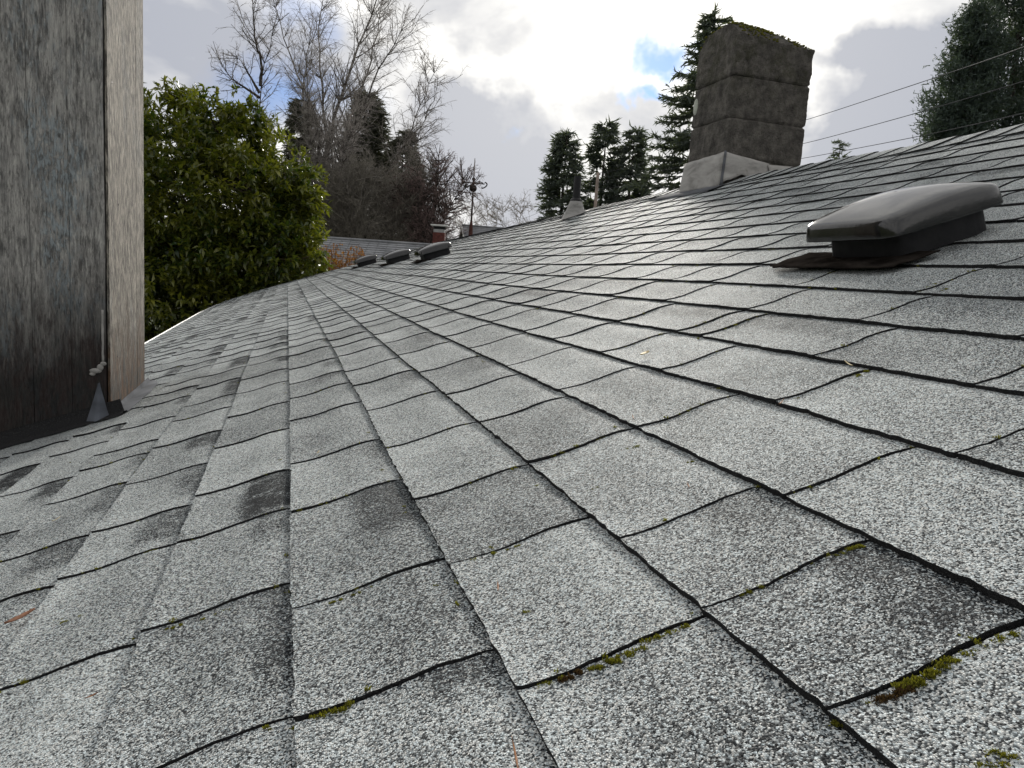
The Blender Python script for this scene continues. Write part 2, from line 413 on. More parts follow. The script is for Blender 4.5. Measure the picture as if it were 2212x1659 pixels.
# gutter with a bright outer lip
pr = [(-.004, -.012), (-.006, -.05), (-.024, -.055), (-.036, -.04), (-.038, -.004), (-.034, .001), (-.028, -.004), (-.026, -.036), (-.020, -.044), (-.010, -.044)]
yy = np.linspace(Y0, 11.5, 40); gv = []
for y in yy:
    e0 = rp(U_EAVE, y, -.004)
    for px, pz in pr: gv.append((e0[0] + px + .004, y, e0[2] + pz - .004 + .004 * nz(y * .8)))
k = len(pr); gf = [(i * k + j, (i + 1) * k + j, (i + 1) * k + (j + 1) % k, i * k + (j + 1) % k) for i in range(len(yy) - 1) for j in range(k)]
mesh_obj('gutter', gv, gf, M_WHITE, house)

SLOTS = {-3: [.79, .971, 1.149, 1.42, 1.645, 1.771, 2.036], -2: [.46, .714, .975, 1.138, 1.38, 1.655, 1.928, 2.123], -1: [.50, .727, .964, 1.158, 1.463, 1.761],
         0: [.31, .485, .658, .93, 1.165, 1.503, 1.758, 1.974, 2.249, 2.576, 2.838], 1: [.21, .423, .633, .825, 1.082, 1.375], 2: [.06, .30, .426, .563, .821, 1.056],
         3: [.30, .526, .809], 4: [.48, .733, 1.011, 1.237], 5: [.59, .838, 1.13, 1.213, 1.471], 6: [.66, .917, 1.196, 1.518, 1.809], 7: [.69, .952, 1.252]}
def course_slots(n):
    s = list(SLOTS.get(n, [rnd.uniform(.8, 1.0)]))
    while s[-1] < Y1: s.append(s[-1] + rnd.choice((.20, .24, .27, .30, .31)) + rnd.uniform(-.012, .012))
    while s[0] > Y0: s.insert(0, s[0] - rnd.choice((.2, .24, .27, .3)) + rnd.uniform(-.012, .012))
    s = [q for q in s if Y0 < q < Y1 - .05]
    return [Y0] + s + [Y1]
def lat(n, y): return .0035 * nz(y * 1.9, n * 7.7) + .0016 * nz(y * 9, n * 3.3)
def edge_j(n, y): return .0016 * nz(y * 60, n * 5.1) + .0022 * nz(y * 210, n * 2.1)
def zprof(s):
    if s < 0: return -.0028 + .004 * s
    return -.0028 + .0054 * s + .0023 * math.sin(2 * math.pi * s) * (1 - .25 * s)
def make_tab(n, ya, yb, fine):
    gap = (.0012 if ya < .7 else .0018 if ya < 1.1 else .0029) + rnd.uniform(-.0006, .0008); ndg = .0010 + .0022 * rnd.random()
    ga, gb = (gap if ya > Y0 else 0), (gap if yb < Y1 else 0)
    ss = [-.16] + [q / 24 for q in range(25)] if fine == 2 else [-.16, 0, .06, .14, .22, .32, .42, .52, .62, .72, .82, .91, 1.0] if fine else [-.12, 0, .14, .3, .5, .7, .86, 1.0]
    m = max(3, int((yb - ya) / (.008 if fine == 2 else .018))) if fine else 4
    curl = rnd.uniform(-.0004, .0012) * (1 if rnd.random() < .6 else .3); tilt = rnd.uniform(-.0005, .0005)
    lift = .0022 * max(0, rnd.random() - .88) / .12
    sk = rnd.uniform(-.003, .003)
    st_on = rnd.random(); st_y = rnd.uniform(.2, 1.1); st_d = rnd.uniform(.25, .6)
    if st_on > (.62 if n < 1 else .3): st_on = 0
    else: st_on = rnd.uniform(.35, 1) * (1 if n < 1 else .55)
    V = []; ST = []
    for s in ss:
        for j in range(m + 1):
            w_ = j / m
            y = ya + ga + (yb - ya - ga - gb) * w_
            ej = (.0011 * nz(s * 9 + n * 3, (ya if w_ < .5 else yb) * 37) + .0013 * nz(s * 37 + n * 3, (ya if w_ < .5 else yb) * 53)) if j in (0, m) else 0
            u = UA + (n + 1 - s) * EXPO + lat(n + (1 - s), y) * (1 if s > .3 else .6)
            if s == 1.0: u += edge_j(n, y)
            y2 = y + ej + sk * (s - .5)
            c = abs(2 * w_ - 1) ** 3
            z = zprof(s) + tilt * (w_ - .5) * 2 * max(s, 0) + curl * c * max(0, s - .5) * 2 + lift * max(0, s - .35) * (.5 + .5 * w_) + .0009 * nz(u * 22, y * 14, n) + (ndg * min(1, .10 + .30 * max(ya, 0)) * (1 - w_) ** 2 - .0007 * w_ ** 2) * (1 if s > .08 else .3)
            V.append(rp(u, y2, z))
            ST.append(st_on * max(0, min(1, (st_d - s) / .16)) * max(0, min(1, (w_ - (1 - st_y)) / .18)) if s > -.01 else st_on)  # painted shade at the upper end, fading out down the tab
    k = m + 1; F = []; MI = []
    for i in range(len(ss) - 1):
        for j in range(m):
            a = i * k + j; F.append((a, a + 1, a + k + 1, a + k)); MI.append(0)
    # skirt: both sides and the butt
    loop = [i * k for i in range(len(ss))] + [(len(ss) - 1) * k + j for j in range(1, k)] + [i * k + m for i in range(len(ss) - 2, -1, -1)]
    nrm = roof_to_world(0, 0, 1)
    b0 = len(V); V += [V[i] for i in loop]; b1 = len(V); V += [V[i] - nrm * .0056 for i in loop]
    ST += [0] * (2 * len(loop))
    for i in range(len(loop) - 1): F.append((b0 + i, b1 + i, b1 + i + 1, b0 + i + 1)); MI.append(1)
    tn = min(1, max(0, .5 + .13 * rnd.gauss(0, 1)))
    return np.array(V), np.array(F), np.array(MI), np.array(ST), np.full(len(V), tn)
def screen_area(n, ya, yb):
    if yb < .12: return 0
    pts = []
    ins = 0
    for i in range(5):
        for j in range(5):
            q = rp(UA + (n + i / 4) * EXPO, ya + (yb - ya) * j / 4) - CPOS; z = q @ CF
            if z < .05: continue
            x = 1106 + FPX * (q @ CR) / z; y = 829.5 - FPX * (q @ CU) / z
            if i in (0, 4) and j in (0, 4): pts.append((x, y))
            if 0 < x < 2212 and 0 < y < 1659: ins += 1
    if len(pts) < 4: return 0
    (x0, y0), (x1, y1), (x2, y2), (x3, y3) = pts
    a = abs((x3 - x0) * (y2 - y1) - (x2 - x1) * (y3 - y0)) / 2
    return a * ins / 25
CH_X0, CH_X1, CH_Y0, CH_Y1 = 2.285, 2.80, 3.85, 4.27
tabs = []
for n in range(N_LO, N_HI):
    sl_ = course_slots(n)
    for ya, yb in zip(sl_[:-1], sl_[1:]):
        if -1.45 / CA < UA + n * EXPO and UA + (n + 1) * EXPO < -.64 and ya > 2.40 and yb < 2.88: continue
        tabs.append((screen_area(n, ya, yb), n, ya, yb))
tabs.sort(key=lambda q: -q[0])
fv, ff, fm, fs, ft, off = [], [], [], [], [], 0
for i, (ar, n, ya, yb) in enumerate(tabs):
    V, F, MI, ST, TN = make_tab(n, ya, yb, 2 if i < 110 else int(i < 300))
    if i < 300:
        mesh_obj('shingle', V, F, None, roof, smooth=True, attrs={'tint': TN, 'shade_dirt': ST}, mats=[M_SH, M_EDGE], midx=MI)
    else:
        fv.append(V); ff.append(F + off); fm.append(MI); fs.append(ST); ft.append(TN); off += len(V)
o = mesh_obj('shingle_field', np.concatenate(fv), np.concatenate(ff), None, roof, smooth=True, attrs={'tint': np.concatenate(ft), 'shade_dirt': np.concatenate(fs)}, mats=[M_SH, M_EDGE], midx=np.concatenate(fm))
tag(o, kind='stuff')
# ridge shingles, folded over the crest
y = Y0; 
while y < Y1 - .1:
    y2 = y + .30; L = .155 + rnd.uniform(-.01, .01)
    if not (CH_Y0 - .17 < y < CH_Y1 - .04):
        V = []; 
        dz = rnd.uniform(-.001, .002); lf = .0005 + rnd.uniform(0, .0025)
        for jy, (q, z0) in enumerate(((y, .0085 + lf), (y + .07, .0078), (y + .15, .0045), (y2, .000))):
            if q > Y1: q = Y1
            for s in (-1, -.7, -.35, -.12, 0, .12, .4, .8, 1):
                d = s * L + .002 * nz(q * 30, s * 3)
                if s <= 0:
                    p = rp(U_RIDGE + d, q, z0 + dz + .001 * nz(q * 9, s * 4) - (.004 if s == 0 else 0))
                else:
                    p = rp(U_RIDGE, q, z0 + dz - .004) + np.array([d * CA, 0, -d * SA * 1.15])
                V.append(p)
        F = []; MI = []
        for i in range(3):
            for j in range(8): F.append((i * 9 + j, i * 9 + j + 1, (i + 1) * 9 + j + 1, (i + 1) * 9 + j)); MI.append(0)
        lp = [27, 18, 9, 0] + list(range(1, 9)) ; b0 = len(V); nrm = roof_to_world(0, 0, 1)
        V += [V[i] for i in lp]; b1 = len(V); V += [V[i] - nrm * .0045 for i in lp]
        for i in range(len(lp) - 1): F.append((b0 + i, b0 + i + 1, b1 + i + 1, b1 + i)); MI.append(1)
        mesh_obj('ridge_shingle', V, np.array(F), None, roof, smooth=True, attrs={'tint': np.full(len(V), rnd.uniform(.35, .75)), 'shade_dirt': np.zeros(len(V))}, mats=[M_SH, M_EDGE], midx=MI)
    y += .143

# ------------------------------------------------------------------ boarded timber chase
PX, PY0, PY1 = -.588, 2.36, 2.905
PZ1 = 2.3
TB = (PX - .4, (PY0 + PY1) / 2, rp((PX - .4) / CA, 2.7)[2] - .02)
chase = thing('boarded_chase', 'weathered grey wooden boarded chase with peeling paint rising from the shingles', 'wooden chase', TB)
bz = lambda x, y: rp(x / CA, y)[2]
WF = wood_mat('weathered_board', (.19, .187, .182), (.50, .485, .455), (.31, .35, .37), .9, bz(PX, PY0) - TB[2] + .15 - .33 * (PX - TB[0]))
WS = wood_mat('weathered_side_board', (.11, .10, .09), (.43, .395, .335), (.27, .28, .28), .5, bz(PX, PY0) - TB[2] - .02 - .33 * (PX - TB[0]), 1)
def board(x0, x1, y0, y1, mat, ax, name='board', zb_=0.):
    # upright board, slightly wavy edges, bottom cut to the slope
    rows = 26; V = []; F = []
    for i in range(rows + 1):
        f_ = i / rows
        for q, (x, y_) in enumerate(((x0, y0), (x1, y0), (x1, y1), (x0, y1))):
            b_ = bz(x, y_) + .012 + zb_ + (.006 * nz(x * 40, y_ * 40) if i == 0 else 0)
            z = b_ + (PZ1 - b_) * f_
            wob = .0012 * nz(z * 5, x0 * 31, y0 * 17) + .0007 * nz(z * 21, x * 13 + y_ * 9)
            V.append((x + (wob if ax == 0 else 0), y_ + (wob if ax == 1 else .0006 * nz(z * 7, x * 19)), z))
    for i in range(rows):
        for j in range(4): F.append((i * 4 + j, i * 4 + (j + 1) % 4, (i + 1) * 4 + (j + 1) % 4, (i + 1) * 4 + j))
    F.append((3, 2, 1, 0)); F.append(tuple(rows * 4 + j for j in range(4)))
    o = mesh_obj(name, V, F, mat, chase)
    bv = o.modifiers.new('bevel', 'BEVEL'); bv.width = .0011; bv.segments = 2; bv.limit_method = 'ANGLE'; bv.angle_limit = R(50)
    return o
seams = [-.5875, -.6752, -.7714, -.870, -.97, -1.10, -1.20, -1.30, -1.40]
for a, b_ in zip(seams[:-1], seams[1:]):
    board(b_ + .0003, a - .0003, PY0 + rnd.uniform(-.0008, .0008), PY0 + .02, WF, 0)
ysd = [PY0 + .002, PY0 + .10, PY0 + .26, PY0 + .41, PY1]
for k_, (a, b_) in enumerate(zip(ysd[:-1], ysd[1:])):
    board(PX + .0040, PX + .0105 + rnd.uniform(-.0004, .0004), a + .0006, b_ - .0006, WS, 1, 'side_board', .012)
for zz_, yy_ in ((.42, .035), (.17, .10), (.95, .06), (.62, .13)):
    g = MB(); g.ball((PX + .0105, PY0 + yy_, bz(PX, PY0) + zz_), .0035, 8, 5, (.35, 1, 1)); g.obj('nail_head', M_BLACKP, chase, smooth=True)
g = MB(); g.abox(-1.395, PX - .008, PY0 + .0225, PY1 - .005, bz(-1.39, 2.9) + .02, PZ1 - .02); g.obj('core', M_EDGE, chase)
# flashing: step strip along the side, folded corner and a blob of caulk
F0 = []; 
st_pts = np.linspace(PY0 - .004, PY1 + .10, 14); V = []
for i, y in enumerate(st_pts):
    wdt = .042 + .012 * nz(y * 8) - (.03 * max(0, (y - PY1) / .1))
    for q, (dx, dn) in enumerate(((.012, .022 + .004 * nz(y * 11)), (.015, .008), (.017 + wdt, .0075 + .002 * nz(y * 9)), (.017 + wdt, .004))):
        u_ = (PX + dx) / CA; V.append(rp(u_, y, dn))
F = [(i * 4 + j, i * 4 + j + 1, (i + 1) * 4 + j + 1, (i + 1) * 4 + j) for i in range(13) for j in range(3)]
mesh_obj('side_flashing', V, F, M_LEADD, chase, smooth=True)
V = []; ft_pts = np.linspace(PX + .05, -1.40, 14)
for i, x in enumerate(ft_pts):
    for dy, dn in ((-.002, .045), (-.004, .009), (-.035 - .008 * nz(x * 20), .0065), (-.037 - .008 * nz(x * 20), .003)):
        V.append(rp(x / CA, PY0 + dy - .002, dn))
mesh_obj('front_flashing', V, [(i * 4 + j, (i + 1) * 4 + j, (i + 1) * 4 + j + 1, i * 4 + j + 1) for i in range(13) for j in range(3)], M_EDGE, chase, smooth=True)
cb = rp((PX) / CA, PY0 - .004); V = []; F = []
for i in range(7):
    h_ = i / 6
    for j in range(7):
        a = (j / 6 - .5) * 2
        wd = (.032 * (1 - h_) ** 1.1 + .003)
        V.append((cb[0] - .018 + a * wd * (1 if a < 0 else .7), PY0 - .006 - (.034 * (1 - h_) ** 1.5 + .005) * (1 - abs(a)) , bz(cb[0] - .018 + a * wd, PY0) + .006 + h_ * .105))
for i in range(6):
    for j in range(6): F.append((i * 7 + j, i * 7 + j + 1, (i + 1) * 7 + j + 1, (i + 1) * 7 + j))
mesh_obj('corner_flashing', V, F, lead_mat('corner_lead', (.10, .11, .13)), chase, smooth=True)
g = MB()
for dx, dz, r_, sq in ((-.026, .140, .011, (1.5, .5, .7)), (-.014, .150, .009, (1, .5, 1.1)), (-.006, .161, .007, (1.2, .5, .9)), (-.034, .131, .007, (1.2, .5, .8))):
    g.ball((PX + dx, PY0 - .004, cb[2] + dz), r_, 10, 7, sq)
g.tube([(PX - .0075 + .0012 * nz(q * 9), PY0 - .0005, cb[2] + .165 + q * .15) for q in np.linspace(0, 1, 12)], [.0035 + .0012 * nz(q * 7, 3) for q in np.linspace(0, 1, 12)], 6)
o = g.obj('caulk', plain('old_caulk', (.30, .29, .275), .6, 0, .2, 40, .3), chase, smooth=True)

# ------------------------------------------------------------------ block chimney
CB = ((CH_X0 + CH_X1) / 2, (CH_Y0 + CH_Y1) / 2, .74)
chim = thing('block_chimney', 'sooty concrete block chimney with mossy crown and grey lead skirt on the ridge', 'chimney', CB)
def rough_box(x0, x1, y0, y1, z0, z1, amp, seed, nx=16, nyy=14, nzz=10, top=None, rc=.02):
    # closed box whose faces are displaced by noise; corners rounded
    def disp(p):
        c = np.array(((x0 + x1) / 2, (y0 + y1) / 2)); h = np.array(((x1 - x0) / 2, (y1 - y0) / 2))
        q = p.copy(); d = np.abs(p[:2] - c) - (h - rc); d = np.maximum(d, 0)
        if d[0] > 0 and d[1] > 0:
            ln = math.hypot(*d); sc = rc / max(ln, 1e-9) if ln > rc else 1
            q[:2] = c + np.sign(p[:2] - c) * ((h - rc) + d * sc)
        nn = amp * (nz(p[0] * 13 + seed, p[1] * 13, p[2] * 13) + .6 * nz(p[0] * 41 + seed, p[1] * 41, p[2] * 41) + .35 * nz(p[0] * 90, p[1] * 90, p[2] * 90 + seed))
        v = q[:2] - c; v = v / (np.abs(v) / h).max() / h.max() if np.abs(v).max() > 1e-6 else v
        edge = min(1, min(abs(p[2] - z0), abs(z1 - p[2])) / .007)
        q[:2] += v * (nn - (1 - edge) ** 1.2 * .009)
        if top is not None and p[2] > z1 - 1e-6: q[2] += top(p[0], p[1])
        else: q[2] += amp * .6 * nz(p[0] * 17, p[1] * 17, p[2] * 9 + seed)
        return q
    V = []; F = []
    def face(fn, a, b):
        s = len(V)
        for i in range(a + 1):
            for j in range(b + 1): V.append(disp(np.array(fn(i / a, j / b), float)))
        for i in range(a):
            for j in range(b): F.append((s + i * (b + 1) + j, s + (i + 1) * (b + 1) + j, s + (i + 1) * (b + 1) + j + 1, s + i * (b + 1) + j + 1))
    L = lambda a, b, t: a + (b - a) * t
    face(lambda i, j: (L(x0, x1, i), y0, L(z0, z1, j)), nx, nzz); face(lambda i, j: (x1, L(y0, y1, i), L(z0, z1, j)), nyy, nzz)
    face(lambda i, j: (L(x1, x0, i), y1, L(z0, z1, j)), nx, nzz); face(lambda i, j: (x0, L(y1, y0, i), L(z0, z1, j)), nyy, nzz)
    face(lambda i, j: (L(x0, x1, i), L(y0, y1, j), z1), nx, nyy); face(lambda i, j: (L(x0, x1, i), L(y1, y0, j), z0), nx, nyy)
    return V, F
def crown(x, y):
    a = (x - CB[0]) / .26; b = (y - CB[1]) / .21
    a2 = a + .25; return .130 * max(0, (1 - max(abs(a2) * .82, abs(b)) ** 1.5)) + .012 * nz(x * 15, y * 15) - .018 * a
zs = [(.72, 1.045), (1.047, 1.270), (1.272, 1.500), (1.502, 1.715)]
for i, (z0, z1) in enumerate(zs):
    tp = crown if i == 3 else None
    ex = (.012, .004, 0.003, 0.004)[i]
    V, F = rough_box(CH_X0 - ex * .3, CH_X1 + ex * .3, CH_Y0 - ex * .3, CH_Y1 + ex * .3, z0, z1, .0032 if i < 3 else .0060, i * 3.7, top=tp, nx=30, nyy=24, nzz=22, rc=.010)
    mesh_obj('chimney_block', V, F, M_BLOCK, chim, smooth=True)
# moss on the crown
def tuft_mesh(centers, size, dens, up=(0, 0, 1), seed=1):
    rg = np.random.default_rng(seed); V = []; F = []; T = []
    for c in centers:
        for _ in range(dens):
            a = rg.uniform(0, 2 * math.pi); el = abs(rg.normal(.9, .45)); r_ = size * rg.uniform(.35, 1.0)
            d = np.array((math.cos(a) * math.cos(el), math.sin(a) * math.cos(el), math.sin(el)))
            b0 = np.array(c) + np.array((rg.normal(0, size * .35), rg.normal(0, size * .35), 0))
            s_ = np.cross(d, rg.normal(size=3)); s_ /= np.linalg.norm(s_) + 1e-9; wv = size * .16
            k = len(V); V += [b0 - s_ * wv, b0 + s_ * wv, b0 + d * r_ * .6 + s_ * wv * .9, b0 + d * r_, b0 + d * r_ * .6 - s_ * wv * .9]
            F += [(k, k + 1, k + 2, k + 4), (k + 4, k + 2, k + 3)]; tt = rg.uniform(0, 1) * .6 + .4 * el / 1.5; T += [tt * .3, tt * .3, tt, min(1, tt * 1.3), tt]
    return V, F, T
cs = []
for _ in range(900):
    x = rng.uniform(CH_X0, CH_X1); y = rng.uniform(CH_Y0, CH_Y1)
    if nz(x * 9, y * 9, 4) > -.25 and (abs(x - CB[0]) < .24 or rng.random() < .5): cs.append((x, y, 1.712 + crown(x, y)))
V, F, T = tuft_mesh(cs, .008, 30, seed=3)
tag(mesh_obj('crown_moss', V, F, M_MOSS, chim, attrs={'tint': T}), kind='stuff')
# lead skirt: near face, down-slope face and their lapped corner
def skirt(pts_top, pts_bot, name, rows=8, seed=0., mat=None):
    V = []; F = []; k = len(pts_top)
    for i in range(rows + 1):
        f_ = i / rows
        for j in range(k):
            a = np.array(pts_top[j]); b_ = np.array(pts_bot[j]); p = a + (b_ - a) * f_
            p = p + np.array((-.8, -.6, 0)) * (.0012 * nz(p[0] * 17 + seed, p[1] * 17, p[2] * 17)) 
            V.append(p)
    for i in range(rows):
        for j in range(k - 1): F.append((i * k + j, (i + 1) * k + j, (i + 1) * k + j + 1, i * k + j + 1))
    o = mesh_obj(name, V, F, mat or M_LEAD, chim, smooth=True)
    sd = o.modifiers.new('solid', 'SOLIDIFY'); sd.thickness = .003; sd.offset = 1
    return o
def roofz(x, y):
    u = x / CA
    for _ in range(4): u = (x + surf(u, y) * SA) / CA
    if u < U_RIDGE: return rp(u, y)[2]
    p = rp(U_RIDGE, y); return p[2] - (x - p[0]) * math.tan(ALPHA) * 1.15
ztop = 1.075
js = np.linspace(0, 1, 15)
skirt([(CH_X0 - .012, CH_Y0 - .014 + (CH_Y1 - CH_Y0 + .03) * q, ztop - .012 * q + .004 * nz(q * 7)) for q in js],
      [(CH_X0 - .034 - .006 * q - .008 * nz(q * 5), CH_Y0 - .020 + (CH_Y1 - CH_Y0 + .03) * q, roofz(CH_X0 - .06, CH_Y0 + .42 * q) + .010) for q in js], 'skirt_flashing')
skirt([(CH_X0 - .016 + .30 * q, CH_Y0 - .016, ztop - .002 + .002 * nz(q * 6) - .035 * q) for q in js],
      [(CH_X0 - .026 + .33 * q, CH_Y0 - .034 - .012 * (1 - q), roofz(CH_X0 + .33 * q, CH_Y0 - .03) + .012 + .006 * nz(q * 9)) for q in js], 'step_flashing', seed=4)
skirt([(CH_X0 + .27 + .27 * q, CH_Y0 - .022, ztop - .045 + .01 * q) for q in js],
      [(CH_X0 + .31 + .27 * q, CH_Y0 - .055 + .01 * nz(q * 4), roofz(CH_X0 + .31 + .26 * q, CH_Y0 - .05) + .012) for q in js], 'saddle_flashing', seed=9)
skirt([(CH_X0 - .020 + .012 * q, CH_Y0 - .020 - .004 * math.sin(q * 3.14), ztop + .003) for q in js],
      [(CH_X0 - .040 + .018 * q, CH_Y0 - .038 - .008 * math.sin(q * 3.14), roofz(CH_X0 - .05, CH_Y0 - .04) + .012) for q in js], 'corner_fold', seed=2, mat=M_LEADD)
# lifted edge of the apron
V = []; 
for q in np.linspace(0, 1, 12):
    x = CH_X0 - .075 + .01 * nz(q * 4)
    for dx, dz in ((.05, .012), (0, .010), (-.055, .012 + .004 * nz(q * 6)), (-.06, .005)):
        yv = CH_Y0 - .07 + .72 * q; V.append((x + dx, yv, roofz(x + dx, yv) + dz))
o = mesh_obj('apron_flashing', V, [(i * 4 + j, (i + 1) * 4 + j, (i + 1) * 4 + j + 1, i * 4 + j + 1) for i in range(11) for j in range(3)], M_LEADD, chim, smooth=True)
# pale lichen scar high on the down-slope face
g = MB(); g.ball((CH_X0 - .003, CH_Y1 - .035, 1.395), .05, 12, 8, (.10, .55, 1.0)); g.obj('mortar_patch', plain('pale_mortar', (.42, .44, .38), .9, 0, .2, 30, .4), chim, smooth=True)

# ------------------------------------------------------------------ roof vents
def make_vent(uc, yc, sc, label, group):
    fr_o = rp(uc, yc); 
    e = .02; tu = np.array((CA, 0, SA)); tu = tu * .75 + .25 * (rp(uc + .15, yc) - rp(uc - .15, yc)) / .3; tu /= np.linalg.norm(tu); ty = np.array((0, 1., 0)); tn = np.cross(ty, tu); tn = tn if tn[2] > 0 else -tn
    P = lambda a, b, c: fr_o + (tu * a + ty * b + tn * c) * sc
    v = thing('roof_vent', label, 'roof vent', fr_o, group)
    hu, hy = .142, .128
    def outline(k, s_, ex):
        a = 2 * math.pi * k / 48; c, s = math.cos(a), math.sin(a)
        return np.sign(c) * abs(c) ** (2 / ex) * s_, np.sign(s) * abs(s) ** (2 / ex) * s_
    rings = [(.93, .056, 9), (.990, .050, 9), (1.005, .0505, 9), (1.006, .054, 9), (.995, .066, 9), (.985, .078, 8.5), (.975, .0845, 8), (.955, .0885, 7.5), (.92, .0915, 7), (.84, .0955, 6), (.68, .100, 5), (.48, .1035, 4), (.25, .1055, 3), (.02, .106, 2)]
    V = []; F = []
    for s_, z, ex in rings:
        for k in range(48):
            a, b = outline(k, s_, ex)
            t = (a + 1) / 2
            hump = 1 + .20 * math.sin(math.pi * min(1, max(0, t)) ** 1.15) - .12 * (1 - t) ** 2
            zz = z if z < .058 else .054 + (z - .054) * hump
            tap = 1
            V.append(P(a * hu, b * hy * tap, zz))
    for i in range(len(rings) - 1):
        for k in range(48): F.append((i * 48 + k, i * 48 + (k + 1) % 48, (i + 1) * 48 + (k + 1) % 48, (i + 1) * 48 + k))
    mesh_obj('hood', V, F, M_HOOD, v, smooth=True)
    V = []; F = []
    for z, s_ in ((.002, .80), (.058, .78)):
        for k in range(48):
            a, b = outline(k, s_, 8); V.append(P(a * hu + .01, b * hy, z))
    for k in range(48): F.append((k, (k + 1) % 48, 48 + (k + 1) % 48, 48 + k))
    mesh_obj('collar', V, F, M_BLACKP, v)
    V = []; na, nb_ = 10, 14
    for i in range(na + 1):
        for j in range(nb_ + 1):
            a = -.180 + .12 * i / na; b = -.150 + .36 * j / nb_
            if i == 0 and j in (0, nb_): a += .012; b *= .95
            V.append(P(a, b, .0085 + .0022 * nz(a * 30, b * 30) + (.0035 * nz(b * 13, 5) if i == 0 else 0)))
    F = [(i * (nb_ + 1) + j, (i + 1) * (nb_ + 1) + j, (i + 1) * (nb_ + 1) + j + 1, i * (nb_ + 1) + j + 1) for i in range(na) for j in range(nb_)]
    o = mesh_obj('base_plate', V, F, M_PLATE, v, smooth=True)
    sd = o.modifiers.new('solid', 'SOLIDIFY'); sd.thickness = .003; sd.offset = -1
    return v
make_vent(1.178, 1.245, 1.0, 'dark domed roof vent with a brown base plate, down the slope from the block chimney', None)
FV = 'roof vents in a row at the far end of the roof'
make_vent(1.26, 6.75, 1.12, 'dark domed roof vent in the far row, end one closest to the black vent pipe', FV)
make_vent(1.14, 8.35, 1.12, 'dark domed roof vent in the middle of the far row of three', FV)
make_vent(1.02, 10.6, 1.15, 'dark domed roof vent in the far row, end one closest to the broadleaf evergreen', FV)

# ------------------------------------------------------------------ soil vent pipe
pu, py = 2.36, 5.95
pb = rp(pu, py)
pipe = thing('vent_pipe', 'black vent pipe with a grey metal boot near the ridge', 'vent pipe', pb)
g = MB(); g.tube([pb + (0, 0, -.03), pb + (0, 0, .325)], .031, 20, False); g.tube([pb + (0, 0, .325), pb + (0, 0, .26)], .026, 20, False); g.obj('pipe', M_BLACKP, pipe, smooth=True)
g = MB(); g.tube([pb + (0, 0, .115), pb + (0, 0, .128), pb + (0, 0, .14), pb + (0, 0, .146)], [.052, .050, .040, .033], 20, False); g.obj('rubber_collar', M_BLACKP, pipe, smooth=True)
V = []; F = []
for s_, z in ((.11, .004), (.098, .010), (.075, .05), (.058, .10), (.050, .122)):
    for k in range(24):
        a = 2 * math.pi * k / 24
        q = rp(pu + s_ * 1.1 * math.cos(a) * (1.15 if s_ > .09 else 1), py + s_ * 1.1 * math.sin(a), .004 if z < .02 else 0)
        V.append((q[0], q[1], q[2] + .004) if z < .02 else (pb[0] + s_ * math.cos(a), pb[1] + s_ * math.sin(a), pb[2] + z))
for i in range(4):
    for k in range(24): F.append((i * 24 + k, i * 24 + (k + 1) % 24, (i + 1) * 24 + (k + 1) % 24, (i + 1) * 24 + k))
mesh_obj('boot_flashing', V, F, lead_mat('boot_lead', (.27, .265, .255)), pipe, smooth=True)

# ------------------------------------------------------------------ moss, leaves and needles on the slope
MOSS = [(715, 1537, .013, 7, 0), (1350, 1415, .010, 9, 0), (1400, 1385, .010, 8, 0), (1440, 1368, .008, 6, 0), (1300, 1432, .009, 6, 0), (1225, 1462, .009, 8, 1), (1180, 1478, .009, 5, 0),
        (1900, 1512, .010, 9, 1), (1865, 1530, .010, 6, 0), (2005, 1455, .012, 11, 0), (2040, 1437, .010, 8, 0), (2125, 1398, .009, 7, 0), (2170, 1375, .009, 7, 0), (2105, 1650, .009, 5, 0), (2150, 1650, .009, 5, 0),
        (1800, 1200, .008, 8, 0), (1825, 1190, .008, 6, 0), (1615, 1276, .008, 6, 0), (1560, 1293, .007, 4, 0), (1690, 1240, .006, 4, 1), (1028, 1208, .010, 5, 0), (1100, 1185, .007, 3, 0), (1195, 982, .010, 5, 0),
        (1365, 968, .010, 6, 0), (1400, 1018, .007, 3, 0), (1285, 1055, .007, 3, 0), (152, 1338, .009, 4, 0), (110, 1345, .008, 4, 0), (470, 1324, .008, 5, 0), (385, 1350, .008, 4, 0), (735, 1293, .007, 4, 0), (780, 1275, .006, 3, 0),
        (325, 1190, .009, 4, 0), (1870, 805, .012, 5, 0), (1720, 860, .008, 4, 0), (1130, 1322, .007, 4, 0), (860, 1113, .007, 3, 0), (950, 1110, .006, 3, 0), (0, 1490, .012, 5, 0), (140, 1492, .008, 3, 0), (1480, 1000, .006, 3, 0), (2010, 618, .010, 5, 0), (2040, 625, .009, 3, 0), (1300, 945, .008, 3, 0)]
spare = []
for i, (x, y, sz, nn_, br) in enumerate(MOSS):
    h_ = hit(x, y)
    if h_ is None: continue
    cs = []
    for k in range(nn_):
        du = rng.normal(0, sz * .9); dy = rng.normal(0, sz * .13)
        cs.append(rp(h_[0] + du, h_[1] + dy, -.002))
    V, F, T = tuft_mesh(cs, sz * .33, 105, seed=50 + i)
    b0 = rp(h_[0], h_[1])
    ML = {0: 'lone bright moss cushion growing on a tight joint away from the other moss', 5: 'brown dying moss tuft at the lower end of a joint between two green cushions',
          7: 'brown dying moss tuft beside the thickest green moss cushion', 9: 'thickest green moss cushion, next to a brown tuft in the same joint'}
    if nn_ >= 6:
        o = mesh_obj('moss_tuft', V, F, M_MOSSB if br else M_MOSS, None, attrs={'tint': T}, origin=b0)
        tag(o, ML.get(i) or 'small cushion of yellow green moss in a joint between shingles', 'moss', 'brown moss tufts in the shingle joints' if br else 'green moss cushions in the shingle joints')
    else: spare.append((V, F, T))
